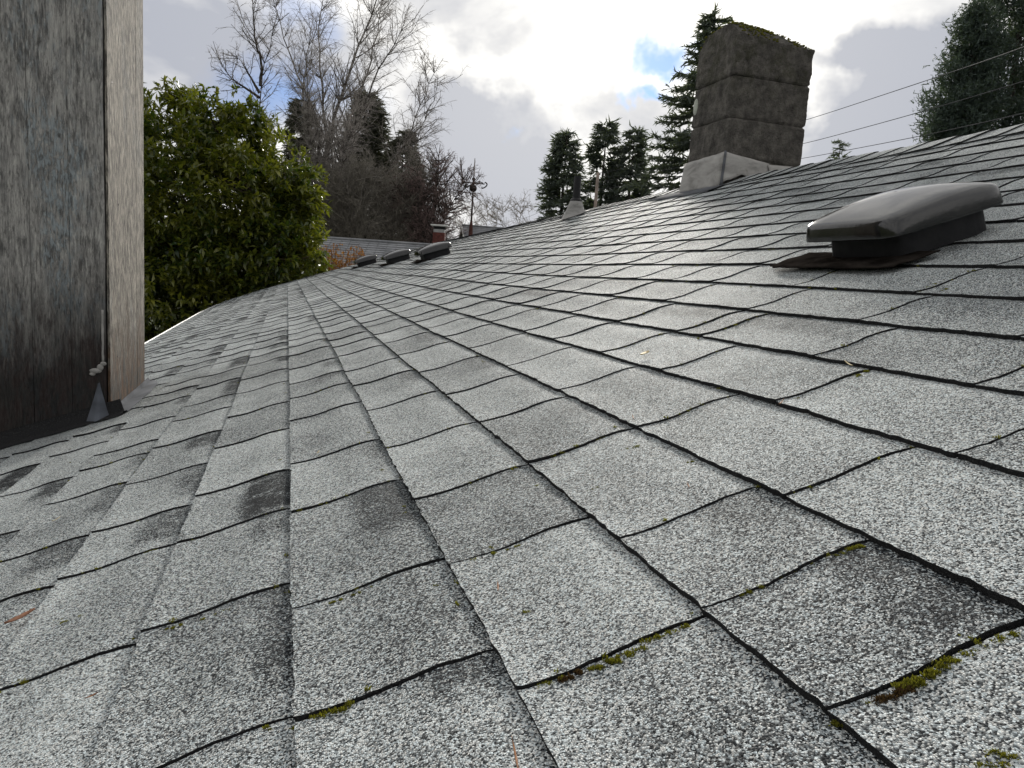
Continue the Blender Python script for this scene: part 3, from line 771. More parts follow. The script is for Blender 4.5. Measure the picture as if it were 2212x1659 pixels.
VV, FF, TT = [], [], []
def addp(V, F, T):
    b = len(VV); VV.extend(V); FF.extend([tuple(i + b for i in q) for q in F]); TT.extend(T)
for s_ in spare: addp(*s_)
for _ in range(420):       # crumbs along the joints
    n = rnd.randint(-4, 9); sl_ = [q for q in SLOTS.get(n, [rnd.uniform(.5, 4)])]
    y = rnd.choice(sl_); u = UA + (n + rnd.random()) * EXPO
    if rnd.random() < .5: y = rnd.uniform(.3, 4); u = UA + n * EXPO + rnd.uniform(-.02, .01)
    V, F, T = tuft_mesh([rp(u, y + rnd.uniform(-.006, .006), 0)], rnd.uniform(.002, .0048), 9, seed=rnd.randint(0, 9999)); addp(V, F, T)
tag(mesh_obj('moss_crumbs', VV, FF, M_MOSS, attrs={'tint': TT}), 'scattered crumbs of moss along the shingle joints', 'moss', kind='stuff')
def flake(name, x, y, ln, wd, ang, col, label, cat, group=None, thick=.0016):
    h_ = hit(x, y)
    if h_ is None: return
    c = rp(h_[0], h_[1], .006); du = rp(h_[0] + .01, h_[1], .006) - c; du /= np.linalg.norm(du); dy = np.array((0, 1., 0)); n_ = np.cross(dy, du); n_ = n_ if n_[2] > 0 else -n_
    a = du * math.cos(ang) + dy * math.sin(ang); b = np.cross(n_, a); V = []; F = []
    for i in range(7):
        t = i / 6; wv = wd * math.sin(math.pi * min(.97, max(.03, t))) ** .7
        for s in (-1, 0, 1): V.append(c + a * (t - .5) * ln + b * s * wv + n_ * (.12 * ln * (t - .5) ** 2 * 2 + abs(s) * wd * .25))
    for i in range(6):
        for j in range(2): F.append((i * 3 + j, i * 3 + j + 1, i * 3 + j + 4, i * 3 + j + 3))
    o = mesh_obj(name, V, F, col, None, smooth=True, origin=c); sd = o.modifiers.new('solid', 'SOLIDIFY'); sd.thickness = thick
    tag(o, label, cat, group)
M_LB = plain('dead_leaf', (.20, .085, .040), .7, 0, .3, 120, .2); M_ND = plain('dead_needle', (.30, .13, .05), .7, 0, .3, 200, 0); M_STRAW = plain('straw', (.52, .42, .22), .7, 0, .2, 200, 0)
flake('fallen_leaf', 50, 1346, .030, .006, .5, M_LB, 'curled reddish brown dead leaf lying on the shingles', 'leaf', thick=.0008)
flake('fallen_leaf', 1395, 772, .020, .006, .3, M_STRAW, 'pale tan dead leaf scrap lying on the shingles', 'leaf', thick=.0008)
for x, y, ln, an, mm in ((1080, 1283, .018, 1.3, M_ND), (1370, 912, .020, 1.2, M_ND), (1120, 1655, .03, 1.4, M_ND), (205, 1518, .010, .2, M_ND), (1490, 1062, .012, 1.2, M_ND), (1690, 880, .018, .6, M_ND)):
    flake('fallen_needle', x, y, ln, .0007, an, mm, 'thin orange brown fallen needle lying on the shingles', 'needle', 'orange brown needles on the shingles', .0007)
for x, y, ln, an in ((125, 1130, .016, 1.0), (1835, 797, .03, 1.2), (690, 985, .014, 1.2)):
    flake('fallen_straw', x, y, ln, .0009, an, M_STRAW, 'thin pale straw stalk lying on the shingles', 'straw', 'pale straw stalks on the shingles', .0007)

# ------------------------------------------------------------------ trees
def tube_arrays(paths, sides=4):
    V = []; F = []; off = 0
    ang = np.linspace(0, 2 * math.pi, sides, endpoint=False); ca, sa = np.cos(ang), np.sin(ang)
    for pts, rad in paths:
        pts = np.asarray(pts); n = len(pts)
        t = np.gradient(pts, axis=0); t /= np.linalg.norm(t, axis=1)[:, None] + 1e-12
        a = np.cross(t, (.31, .92, .23)); a /= np.linalg.norm(a, axis=1)[:, None] + 1e-12; b = np.cross(t, a)
        ring = pts[:, None, :] + np.asarray(rad)[:, None, None] * (ca[None, :, None] * a[:, None, :] + sa[None, :, None] * b[:, None, :])
        V.append(ring.reshape(-1, 3))
        i = np.arange(n - 1)[:, None] * sides; j = np.arange(sides)[None, :]; j2 = (j + 1) % sides
        F.append((np.stack([i + j, i + j2, i + sides + j2, i + sides + j], -1) + off).reshape(-1, 4)); off += n * sides
    return np.concatenate(V), np.concatenate(F)
def curve(p, d, L, n, wig, grav, rg):
    pts = [p]; d = d / np.linalg.norm(d)
    for i in range(n):
        d = d + rg.normal(0, wig, 3) + np.array((0, 0, grav)); d /= np.linalg.norm(d); pts.append(pts[-1] + d * L / n)
    return np.array(pts)
def bare_tree(name, label, cat, stems, bark, twig_mat, seed, r0, twig_len, dens, fan=.6, droop=-.05, group=None, levels=2, twr=.006, lean=(0, 0, 0)):
    rg = np.random.default_rng(seed)
    base = np.array((stems[0][0][0], stems[0][0][1], GZ)); t = thing(name, label, cat, base, group)
    big = []; mid = []; fine = []
    for si, st in enumerate(stems):
        st = np.array(st)
        # resample smoothly
        m = 26; seg = np.linalg.norm(np.diff(st, axis=0), axis=1); cum = np.r_[0, np.cumsum(seg)]; q = np.linspace(0, cum[-1], m)
        p = np.stack([np.interp(q, cum, st[:, k]) for k in range(3)], -1)
        for _ in range(2): p[1:-1] = (p[:-2] + 2 * p[1:-1] + p[2:]) / 4
        p += rg.normal(0, cum[-1] * .003, p.shape); L = cum[-1]
        rad = r0 * (1 - .93 * np.linspace(0, 1, m) ** .85) * (1 if si == 0 else .8)
        big.append((p, rad))
        nbch = int(L * dens)
        for _ in range(nbch):
            f_ = rg.uniform(.22, 1) ** .8; i = min(m - 2, int(f_ * (m - 1))); tg = p[i + 1] - p[i]; tg /= np.linalg.norm(tg)
            side = rg.normal(size=3); side -= tg * (side @ tg); side /= np.linalg.norm(side)
            bl = twig_len * rg.uniform(.5, 1.25) * (1.15 - .6 * f_)
            c = curve(p[i], tg * (1 - fan) + side * fan + (0, 0, .25) + np.array(lean), bl, 7, .10, .03, rg)
            mid.append((c, np.linspace(max(rad[i] * .42, twr * 1.5), twr, 8)))
            for _ in range(int(3 + bl * 3.2)):
                j = rg.integers(1, 7); t2 = c[j + 1 if j < 7 else j] - c[j - 1]; t2 /= np.linalg.norm(t2)
                s2 = rg.normal(size=3); s2 /= np.linalg.norm(s2)
                c2 = curve(c[j], t2 * .6 + s2 * .6 + (0, 0, .1), bl * rg.uniform(.25, .55), 5, .14, droop, rg)
                fine.append((c2, np.linspace(twr * 1.0, twr * .45, 6)))
                if levels > 1:
                    for _ in range(3):
                        k_ = rg.integers(1, 5); s3 = rg.normal(size=3); s3 /= np.linalg.norm(s3)
                        c3 = curve(c2[k_], (c2[k_ + 1] - c2[k_]) / np.linalg.norm(c2[k_ + 1] - c2[k_]) * .7 + s3 * .6, bl * rg.uniform(.12, .28), 3, .16, droop * 1.5, rg)
                        fine.append((c3, np.linspace(twr * .7, twr * .3, 4)))
    V, F = tube_arrays(big, 7); mesh_obj('trunk', V, F, bark, t, smooth=True)
    V1, F1 = tube_arrays(mid, 4); V2, F2 = tube_arrays(fine, 3)
    mesh_obj('branches', V1, F1, bark, t)
    o = mesh_obj('crown', V2, F2, twig_mat, t); o['kind'] = 'stuff'
    return t
def st(*pts, d=30, jitter=0.):      # a stem through surveyed points at a given distance
    out = []
    for i, q in enumerate(pts):
        out.append(at(q[0], q[1], d + (q[2] if len(q) > 2 else 0)))
    return out
def rooted(s, spread=0.):
    b = np.array(s[0]); return [np.array((b[0], b[1], GZ))] + list(s)
B_BIRCH = bark_mat('birch_bark', (.05, .043, .040), (.10, .09, .082), (.30, .28, .26))
B_DARK = bark_mat('dark_bark', (.035, .030, .026), (.07, .060, .052)); B_GREY = bark_mat('grey_bark', (.12, .11, .10), (.22, .20, .175))
T_BIRCH = bark_mat('birch_twigs', (.24, .215, .20), (.38, .35, .325)); T_BROWN = bark_mat('brown_twigs', (.13, .12, .10), (.23, .21, .175)); T_PLUM = bark_mat('plum_twigs', (.15, .105, .10), (.25, .185, .17))
T_PALE = bark_mat('pale_twigs', (.22, .19, .16), (.34, .30, .25))
stems = [rooted(st((703, 480), (704, 400), (709, 320), (722, 250), (742, 190), (764, 120), (800, 40), (838, -60), d=30)),
         rooted(st((700, 485), (698, 400, .6), (690, 300, 1), (668, 220, 1.5), (640, 150, 2), (610, 70, 2.2), (585, -20, 2), d=30)),
         rooted(st((708, 485), (722, 400, -.6), (742, 330, -1), (775, 250, -1.4), (812, 170, -1.8), (850, 95, -2), (886, 40, -2), d=30)),
         rooted(st((700, 470), (704, 330, .4), (700, 230, .8), (690, 140, 1.2), (690, 60, 1.5), (702, -40, 1.6), d=30)),
         rooted(st((704, 475), (730, 360, 1), (760, 260, 2), (790, 170, 2.6), (812, 80, 3), (828, -20, 3.2), d=30)),
         rooted(st((698, 475), (686, 380, -.8), (672, 300, -1.2), (650, 235, -1.7), (655, 180, -1.5), (668, 120, -1), (676, 40, -.8), d=30))]
bare_tree('birch_tree', 'tall bare many stemmed birch rising behind the broadleaf evergreen', 'tree', stems, B_BIRCH, T_BIRCH, 11, .17, 2.2, 5.6, .55, -.07, twr=.0068)
bare_tree('birch_tree', 'thin bare birch with forked top, between the broadleaf evergreen and the many stemmed birch', 'tree',
          [rooted(st((555, 420), (556, 260), (560, 190), (575, 120), (600, 62), (608, 20), d=27)), st((562, 185), (566, 140), (550, 80), (545, 0), (540, -60), d=27), st((560, 200), (520, 130), (505, 120), d=27), st((560, 210, .5), (500, 170, 1), (470, 130, 1.2), d=27)],
          B_DARK, T_BIRCH, 12, .075, 1.5, 4.5, .6, -.06, twr=.008)
bare_tree('birch_tree', 'slender pale stemmed bare birch leaning over the brown thicket', 'tree',
          [rooted(st((800, 500), (840, 400), (862, 330), (900, 250), (930, 180), (940, 130), d=32)), rooted(st((850, 500), (868, 415), (880, 350), (915, 270), (940, 200), (955, 170), d=32))], B_BIRCH, T_BIRCH, 13, .10, 1.9, 5.0, .6, -.08, twr=.008)
for i, (x, top, d, lab) in enumerate(((770, 355, 28, 'bare brown tangled tree at the foot of the many stemmed birch'), (850, 370, 29, 'bare brown tangled tree in the middle of the thicket behind the grey neighbouring roof'),
                                      (905, 375, 30, 'bare brown spreading tree behind the red brick chimney'), (720, 400, 28.5, 'low bare brown tree beside the broadleaf evergreen'))):
    ss = []
    for k_ in range(5):
        dx = rnd.uniform(-55, 55); ss.append(rooted(st((x, 540), (x + dx * .35, 470, rnd.uniform(-.5, .5)), (x + dx * .8, 400, rnd.uniform(-1, 1)), (x + dx * 1.3, top + rnd.uniform(-20, 40), rnd.uniform(-1.5, 1.5)), d=d)))
    bare_tree('bare_tree', lab, 'tree', ss, B_GREY, T_BROWN, 20 + i, .07, 1.5, 7.5, .75, -.03, twr=.0075, group='bare brown trees of the thicket')
ss = []
for k_ in range(8):
    dx = rnd.uniform(-90, 75); ss.append(rooted(st((935, 540), (935 + dx * .35, 470, rnd.uniform(-.5, .5)), (935 + dx * .8, 410, rnd.uniform(-1, 1)), (935 + dx * 1.15, 330 + abs(dx) * .9 + rnd.uniform(-15, 30), rnd.uniform(-1.5, 1.5)), d=29)))
bare_tree('plum_tree', 'round headed bare tree with reddish purple twigs beside the weathervane', 'tree', ss, B_DARK, T_PLUM, 31, .06, 1.3, 9, .75, -.02, twr=.010)
ss = [rooted(st((x, 520), (x + 4, 460), (x + rnd.uniform(-12, 12), top), d=75)) for x, top in ((1050, 440), (1085, 430), (1120, 420), (1140, 440), (1015, 430), (1070, 450))]
bare_tree('bare_tree', 'pale hazy bare trees far beyond the ridge, left of the dark conifers' if 0 else 'pale bare tree far off between the weathervane and the dark conifers', 'tree', ss, T_PALE, T_PALE, 33, .10, 3.2, 2.2, .75, -.02, twr=.016)

M_FIR = leaf_mat('fir_needles', (.060, .074, .068), (.135, .160, .142), .6, .25, .3)
M_FIRB = leaf_mat('brown_fir_needles', (.050, .054, .042), (.11, .11, .085), .7, .15, .25)
M_PINE = leaf_mat('pine_needles', (.046, .066, .060), (.105, .140, .125), .55, .22, .3)
def conifer(name, label, base_xy, ztop, rad, mat, seed, nb=150, spray=.30, zlow=None, prof=.85, drop=.25, per=16, irr=.3, bark=B_DARK, up=.1, pow_=1.0, tuft=False, limbs=()):
    rg = np.random.default_rng(seed); base = np.array((base_xy[0], base_xy[1], GZ)); H = ztop - GZ
    t = thing(name, label, 'tree', base, None)
    zl = (zlow if zlow is not None else GZ + H * .1)
    V, F = tube_arrays([(np.array([base + (0, 0, 0), base + (.02 * H * rg.normal() * .3, .01, H * .5), base + (0, 0, H)]), [H * .016, H * .010, H * .001])], 8)
    mesh_obj('trunk', V, F, bark, t, smooth=True)
    TV = []; TT_ = []; br = []
    for i in range(nb + len(limbs)):
        f_ = (min(i, nb - 1) + rg.random()) / nb; z = zl + (ztop - zl) * f_
        L = rad * ((1 - f_) ** prof) ** pow_ * rg.uniform(1 - irr, 1 + irr * .4) + spray * .35
        az = rg.uniform(0, 2 * math.pi); d = np.array((math.cos(az), math.sin(az), 0)); m = 6
        s = np.linspace(0, 1, m)
        pts = base + np.array((0, 0, z - GZ)) + d * (s * L)[:, None] + np.array((0, 0, 1.)) * (up * s * L - drop * L * s ** 1.6 + .10 * L * s ** 4)[:, None]
        if i >= nb:
            tip = np.array(limbs[i - nb]); st_ = base + np.array((0, 0, tip[2] - GZ - .5)); pts = st_ + (tip - st_) * s[:, None] + np.array((0, 0, .25)) * np.sin(s * 3.14)[:, None]; L = rad * 1.2; d = (tip - st_) / np.linalg.norm(tip - st_)
        br.append((pts, np.linspace(max(.006, L * .012), .003, m)))
        n_ = int(per * (0.35 + L / max(rad, .01)))
        q = rg.uniform(.12, 1, n_) ** .75; c = np.stack([np.interp(q, s, pts[:, k]) for k in range(3)], -1)
        sd = np.array((-d[1], d[0], 0)); sg = rg.choice((-1, 1), n_)
        dirv = d[None] * rg.uniform(.25, 1., n_)[:, None] + sd[None] * (sg * rg.uniform(.2, 1, n_))[:, None] + np.array((0, 0, 1.)) * rg.normal(-.12, .28, n_)[:, None]
        if tuft: dirv = rg.normal(0, .6, (n_, 3)) + d * .35 + np.array((0, 0, .45)); c = c + rg.normal(0, spray * .55, (n_, 3))
        dirv /= np.linalg.norm(dirv, axis=1)[:, None]
        ln = spray * rg.uniform(.5, 1.3, n_) * (1.1 - .5 * q)
        # each spray: a spine with four narrow barbs
        for kk in range(5):
            off = (0, .25, .45, .65, .8)[kk]
            a = rg.normal(0, 1.1 if tuft else .55, (n_, 3)) if kk else np.zeros((n_, 3))
            dd = dirv + a; dd /= np.linalg.norm(dd, axis=1)[:, None]
            b0 = c + dirv * (ln * off)[:, None]; l2 = ln * (1 if kk == 0 else .55)
            wv = np.cross(dd, rg.normal(size=(n_, 3))); wv /= np.linalg.norm(wv, axis=1)[:, None] + 1e-9
            wv *= (l2 * .13)[:, None]
            TV.append(np.stack([b0 - wv, b0 + wv, b0 + dd * l2[:, None]], 1).reshape(-1, 3)); TT_.append(np.repeat(np.clip(rg.normal(.45, .25, n_), 0, 1), 3))
    V = np.concatenate(TV); F = np.arange(len(V)).reshape(-1, 3)
    o = mesh_obj('crown', V, F, mat, t, attrs={'tint': np.concatenate(TT_)}); o['kind'] = 'stuff'
    V, F = tube_arrays(br, 3); mesh_obj('branches', V, F, bark, t)
    return t
def con(label, x, ytop, d, hw, mat, seed, name='conifer_tree', **k):   # crown tip, distance, half width in survey units
    p = at(x, ytop, d); return conifer(name, label, p[:2], p[2], hw * d / FPX, mat, seed, **k)
con('dense dark brown green conifer with blunt top behind the many stemmed birch', 795, 200, 38, 105, M_FIRB, 41, nb=520, spray=.5, per=30, prof=.55, irr=.2, drop=.1)
con('dark brown green conifer with ragged gaps between the broadleaf evergreen and the birch', 655, 216, 40, 95, M_FIRB, 42, nb=300, spray=.6, per=24, prof=.65, irr=.45, drop=.2)
con('short dark brown conifer at the shoulder of the dense blunt one', 872, 282, 37, 90, M_FIRB, 43, nb=330, spray=.5, per=24, prof=.6, irr=.25, drop=.1)
con('dark conifer peeping out behind the wooden boarded chase', 268, 60, 28, 100, M_FIR, 44, nb=220, spray=.38, per=18, irr=.35)
con('dark ragged conifer at the end of the row, its foot behind the black vent pipe', 1226, 285, 60, 80, M_FIR, 45, nb=240, spray=.95, per=20, irr=.5, drop=.3, prof=.62)
con('dark bushy topped conifer behind the thin utility pole', 1312, 264, 62, 62, M_FIR, 46, nb=220, spray=.9, per=19, irr=.45, drop=.2, prof=.5)
con('dark pointed conifer between the utility pole and the tall spreading conifer', 1372, 280, 61, 62, M_FIR, 47, nb=210, spray=.9, per=19, irr=.45, prof=.6)
con('tall dark conifer with spreading tiers of branches, half hidden by the block chimney', 1545, 34, 42, 215, M_FIR, 48, nb=190, spray=.8, per=36, irr=.30, drop=.20, prof=.72)
con('small dark tip of a distant conifer just above the ridge beside the wires', 1817, 302, 90, 60, M_FIR, 49, nb=110, spray=1.0, per=14, irr=.4)
con('tall dark pine with tufted foliage and a side limb, behind the wires', 2240, -170, 36, 200, M_PINE, 50, name='pine_tree', nb=260, spray=.42, per=110, irr=.38, drop=-.02, prof=.40, up=.25, tuft=True)
con('dark rounded pine growing beside the taller pine', 2118, 20, 35, 100, M_PINE, 51, name='pine_tree', nb=260, spray=.38, per=80, irr=.25, drop=-.02, prof=.34, up=.25, tuft=True,
    limbs=[at(x, y, 35 + dd) for x, y, dd in ((1988, 218, 0), (1992, 236, -.3), (2000, 210, .4), (2005, 250, .2), (1995, 282, 0), (2010, 268, -.4), (2015, 230, .3), (2000, 296, .3))])

# broadleaf evergreen
def leaf_cloud(centers, dirs, nper, ln, wd, rg, droop=.5):
    n = len(centers) * nper
    c = np.repeat(centers, nper, 0) + rg.normal(0, ln * .16, (n, 3)); d0 = np.repeat(dirs, nper, 0)
    d = d0 * .55 + rg.normal(0, .62, (n, 3)) + np.array((0, 0, -droop * .6)); d /= np.linalg.norm(d, axis=1)[:, None]
    up = np.array((0, 0, 1.)) + rg.normal(0, .35, (n, 3)); s = np.cross(d, up); s /= np.linalg.norm(s, axis=1)[:, None] + 1e-9
    nn = np.cross(s, d); L = ln * rg.uniform(.65, 1.2, n)[:, None]; Wd = wd * rg.uniform(.8, 1.2, n)[:, None]
    p0 = c; pm = c + d * L * .5 - nn * L * .02; p1 = c + d * L - nn * L * .16
    l = c + d * L * .45 + s * Wd + nn * Wd * .35; r = c + d * L * .45 - s * Wd + nn * Wd * .35
    V = np.stack([p0, l, pm, r, p1], 1).reshape(-1, 3); b = (np.arange(n) * 5)[:, None]
    F = np.concatenate([b + np.array([[0, 2, 1]]), b + np.array([[0, 3, 2]]), b + np.array([[1, 2, 4]]), b + np.array([[2, 3, 4]])], 0)
    return V, F, n
M_LAUREL = leaf_mat('laurel_leaf', (.022, .048, .011), (.215, .21, .032), .28, .35, .5)
rg = np.random.default_rng(61)
LD = 13.
lc = at(430, 470, LD); ax = RH * 1.0
laurel = thing('broadleaf_evergreen', 'large glossy green broadleaf evergreen growing past the eave, drooping leaves', 'tree', (lc[0], lc[1], GZ))
cen = []; dr = []
sx, sz, sy = 2.12, 2.10, 1.9
blobs = [(at(x, y, LD + dd), r_) for x, y, dd, r_ in ((430, 480, 0, 1.75), (560, 430, -.2, 1.15), (330, 400, .3, 1.45), (480, 300, .2, .95), (380, 290, .6, .80), (590, 560, -.4, .95), (420, 650, -.3, 1.7), (610, 480, .2, .72), (250, 480, .6, 1.6), (280, 690, 0, 1.6), (540, 640, .0, 1.3), (545, 330, .1, .75), (490, 240, .2, .42), (390, 195, .5, .26), (340, 250, .5, .45), (395, 160, .4, .16), (505, 205, .2, .2), (455, 250, .3, .3), (570, 290, .1, .3), (650, 430, 0, .3), (610, 380, 0, .45))]
while len(cen) < 9500:
    b, r_ = blobs[rg.choice(len(blobs), p=np.array([q[1] ** 2 for q in blobs]) / sum(q[1] ** 2 for q in blobs))]
    v = rg.normal(size=3); v /= np.linalg.norm(v); rr = r_ * rg.uniform(.35, 1.0) ** .4
    p = b + v * rr * (1 + .13 * nz(*(v * 3 + b)))
    if nz(p[0] * 2.1, p[1] * 2.1, p[2] * 2.1) < (-.34 if p[2] < lc[2] + 1.0 else -.05): continue
    if p[2] < GZ + .3: continue
    cen.append(p); dr.append(v + np.array((0, 0, .25)))
V, F, n_ = leaf_cloud(np.array(cen), np.array(dr), 9, .150, .028, rg)
cl_t = np.repeat(np.clip(np.array([.42 + .55 * nz(c[0] * 1.6, c[1] * 1.6, c[2] * 1.6) for c in cen]), 0, 1), 9)
tn = np.repeat(np.clip(cl_t * .75 + rg.uniform(-.2, .4, n_), 0, 1), 5)
o = mesh_obj('crown', V, F, M_LAUREL, laurel, attrs={'tint': tn}); o['kind'] = 'stuff'
paths = []
for k_ in range(9):
    b = blobs[k_ % len(blobs)][0]; s0 = np.array((lc[0] + rg.normal(0, .35), lc[1] + rg.normal(0, .35), GZ))
    m_ = (s0 + b) / 2 + rg.normal(0, .25, 3); paths.append((np.array([s0, s0 * .6 + m_ * .4 + (0, 0, .3), m_, m_ * .4 + b * .6, b]), np.array([.07, .06, .05, .035, .015])))
for k_ in range(140):
    c = cen[rg.integers(len(cen))]; b = min((q[0] for q in blobs), key=lambda q: float(np.linalg.norm(q - c))); d = c - b
    if np.linalg.norm(d) > 1.3: continue
    paths.append((np.array([b + d * .1, b + d * .6 + rg.normal(0, .05, 3), c]), np.array([.018, .011, .005])))
V, F = tube_arrays(paths, 6); mesh_obj('trunk', V, F, bark_mat('laurel_bark', (.06, .048, .036), (.12, .095, .07)), laurel, smooth=True)
# orange twiggy bush beyond the roof's end
M_OR = leaf_mat('orange_leaf', (.16, .055, .018), (.36, .17, .05), .7, .35, .2)
rg = np.random.default_rng(63); bc = at(735, 585, 15.2)
bush = thing('orange_bush', 'twiggy bush with dry orange brown leaves in front of the grey neighbouring roof', 'bush', (bc[0], bc[1], GZ))
paths = []; cen = []; dr = []
for k_ in range(150):
    s0 = np.array((bc[0], bc[1], GZ)) + RH * rg.normal(0, .25) + FH * rg.normal(0, .2)
    tp = at(rg.uniform(688, 782), rg.uniform(528, 600), 15.2 + rg.normal(0, .3)); mid_ = (s0 + tp) / 2 + rg.normal(0, .12, 3)
    pts = np.array([s0, mid_, mid_ * .4 + tp * .6 + rg.normal(0, .04, 3), tp]); paths.append((pts, np.array([.014, .010, .006, .003])))
    for _ in range(9):
        f_ = rg.uniform(.5, 1); c = mid_ + (tp - mid_) * f_; cen.append(c + rg.normal(0, .07, 3)); dr.append(rg.normal(size=3))
V, F = tube_arrays(paths, 4); mesh_obj('branches', V, F, bark_mat('orange_bark', (.13, .065, .03), (.24, .13, .06)), bush)
V, F, n_ = leaf_cloud(np.array(cen), np.array(dr), 4, .06, .014, rg); o = mesh_obj('crown', V, F, M_OR, bush, attrs={'tint': np.repeat(rg.uniform(0, 1, n_), 5)}); o['kind'] = 'stuff'

# ------------------------------------------------------------------ neighbouring houses
def shingle_far(name, c0, c1):
    m, t, b = new_mat(name); o = objco(t)
    n = t.noise(o, 2.2, 6, .65); n2 = t.noise(t.vmath('MULTIPLY', o, (1, 1, 3)), 9, 5, .7)
    c = t.mix(t.smooth(t.math('ADD', t.math('MULTIPLY', n, .5), t.math('MULTIPLY', n2, .5)), .35, .65), c0, c1)
    t.put(b.inputs['Base Color'], c); b.inputs['Roughness'].default_value = .9; b.inputs['Specular IOR Level'].default_value = .3
    return m
M_NR = shingle_far('neighbour_shingles', (.15, .155, .165), (.27, .275, .285))
M_SID = plain('neighbour_siding', (.35, .34, .31), .8, 0, .1, 2, .1)
def gable_house(name, label, A, rdir, length, half, pitch, wall_h_drop, seed, rows=0):
    A = np.array(A); rdir = np.array(rdir) / np.linalg.norm(rdir); sd = np.array((-rdir[1], rdir[0], 0))      # sd points away
    drop = half * math.tan(pitch); base = np.array((*(A + rdir * length / 2)[:2], GZ)); t = thing(name, label, 'house', base)
    ez = A[2] - drop
    g = MB(); hh = half - .35; i0 = .35
    prof = [(-hh, GZ), (-hh, ez + .30 * math.tan(pitch) - .05), (0, A[2] - .14), (hh, ez + .30 * math.tan(pitch) - .05), (hh, GZ)]
    vv = [A * (1, 1, 0) + rdir * i0 + sd * q + np.array((0, 0, z)) for q, z in prof] + [A * (1, 1, 0) + rdir * (length - i0) + sd * q + np.array((0, 0, z)) for q, z in prof]
    g.add(vv, [(4, 3, 2, 1, 0), (5, 6, 7, 8, 9), (0, 1, 6, 5), (3, 4, 9, 8)]); g.obj('wall', M_SID, t)
    rf = None
    for s_ in (-1, 1):
        sl_len = half / math.cos(pitch); nr = max(1, int(sl_len / .16)); dn = sd * s_ * math.cos(pitch) + np.array((0, 0, -math.sin(pitch))); nm = sd * s_ * math.sin(pitch) + np.array((0, 0, math.cos(pitch)))
        V = []; F = []; mseg = 24; rgx = np.random.default_rng(seed + s_)
        for i in range(nr):
            a0 = i * .16 if i else 0; a1 = (i + 1) * .16 if i < nr - 1 else sl_len
            for j in range(mseg):
                x0 = length * j / mseg; x1 = length * (j + 1) / mseg - .012; lf = .014 + rgx.uniform(-.003, .006); b0 = len(V)
                o0 = A + rdir * x0 + dn * a0; o1 = A + rdir * x1 + dn * a0; e0 = A + rdir * x0 + dn * a1 + nm * lf; e1 = A + rdir * x1 + dn * a1 + nm * lf
                V += [o0, o1, e1, e0, e0 - nm * .03, e1 - nm * .03]; F += [(b0, b0 + 1, b0 + 2, b0 + 3), (b0 + 3, b0 + 2, b0 + 5, b0 + 4)]
        V += [A - nm * .02, A + rdir * length - nm * .02, A + rdir * length + dn * sl_len - nm * .02, A + dn * sl_len - nm * .02]; b0 = len(V) - 4; F.append((b0, b0 + 1, b0 + 2, b0 + 3))
        mesh_obj('roof_slope', V, F, M_NR, t)
    for e_ in (0, 1):
        for s_ in (-1, 1):
            c0 = A + rdir * (length * e_ + (-.015 if e_ == 0 else .015)); dn = sd * s_ * half + np.array((0, 0, -drop)); g = MB()
            up_ = np.array((0, 0, .03)); lo_ = np.array((0, 0, -.15)); q = rdir * .012
            p = [c0 + up_, c0 + dn + up_, c0 + dn + lo_, c0 + lo_]; g.add([v - q for v in p] + [v + q for v in p], [(0, 1, 2, 3), (7, 6, 5, 4), (0, 4, 5, 1), (3, 2, 6, 7), (1, 5, 6, 2), (0, 3, 7, 4)])
            g.obj('bargeboard', M_WHITE, t)
    g = MB(); g.tube([A + rdir * .0 + (0, 0, .02), A + rdir * length + (0, 0, .02)], .05, 6); g.obj('ridge_cap', M_NR, t)
    return t
A1 = at(699, 515, 22)
gable_house('neighbour_house', 'neighbouring house with a plain grey shingled roof beyond the orange bush', A1, RH + FH * .03, 6.6, 3.2, R(24), 0, 5)
A2 = at(998, 487, 34)
gable_house('neighbour_house', 'distant house with white gable trim and grey roof beside the weathervane', A2, RH + FH * .22, 7.0, 3.4, R(33), 0, 9)
# brick chimney of the neighbouring house
kb = at(947, 545, 21.); kz = lambda y: at(947, y, 21.)[2]
bch = thing('brick_chimney', 'small red brick chimney with a flat pale metal cap', 'chimney', (kb[0], kb[1], kz(560)))
M_BRK = plain('red_brick', (.11, .034, .027), .9, 0, .35, 16, .4); M_GR = plain('grey_flue', (.33, .33, .33), .7, 0, .2, 12, .2)
ctr = np.array((kb[0], kb[1], 0)); hx, hy = RH * .165, FH * .165
g = MB(); z0 = kz(620)
z = z0
while z < kz(503) - .03:      # courses of brick
    s_ = 1 + rnd.uniform(-.008, .008); g.box(ctr + (0, 0, z + .033), hx * s_, hy * s_, (0, 0, .033)); g.box(ctr + (0, 0, z + .071), hx * .965, hy * .965, (0, 0, .005)); z += .076
g.obj('brickwork', M_BRK, bch)
g = MB(); g.box(ctr + (0, 0, (z + kz(496)) / 2), hx * .93, hy * .93, (0, 0, (kz(496) - z) / 2)); g.obj('flue_band', M_GR, bch)
g = MB()
for a in (-1, 1):
    for b in (-1, 1): g.box(ctr + hx * a * .85 + hy * b * .85 + (0, 0, (kz(496) + kz(489)) / 2), RH * .018, FH * .018, (0, 0, (kz(489) - kz(496)) / 2))
g.box(ctr + (0, 0, (kz(496) + kz(490)) / 2), hx * .72, hy * .72, (0, 0, (kz(490) - kz(496)) / 2 - .004)); g.obj('spark_screen', M_BLACKP, bch)
g = MB(); g.box(ctr + (0, 0, kz(487.5)), hx * 1.42, hy * 1.42, (0, 0, .016)); g.box(ctr + (0, 0, kz(489)), hx * 1.30, hy * 1.30, (0, 0, .012)); g.obj('cap', M_WHITE, bch)
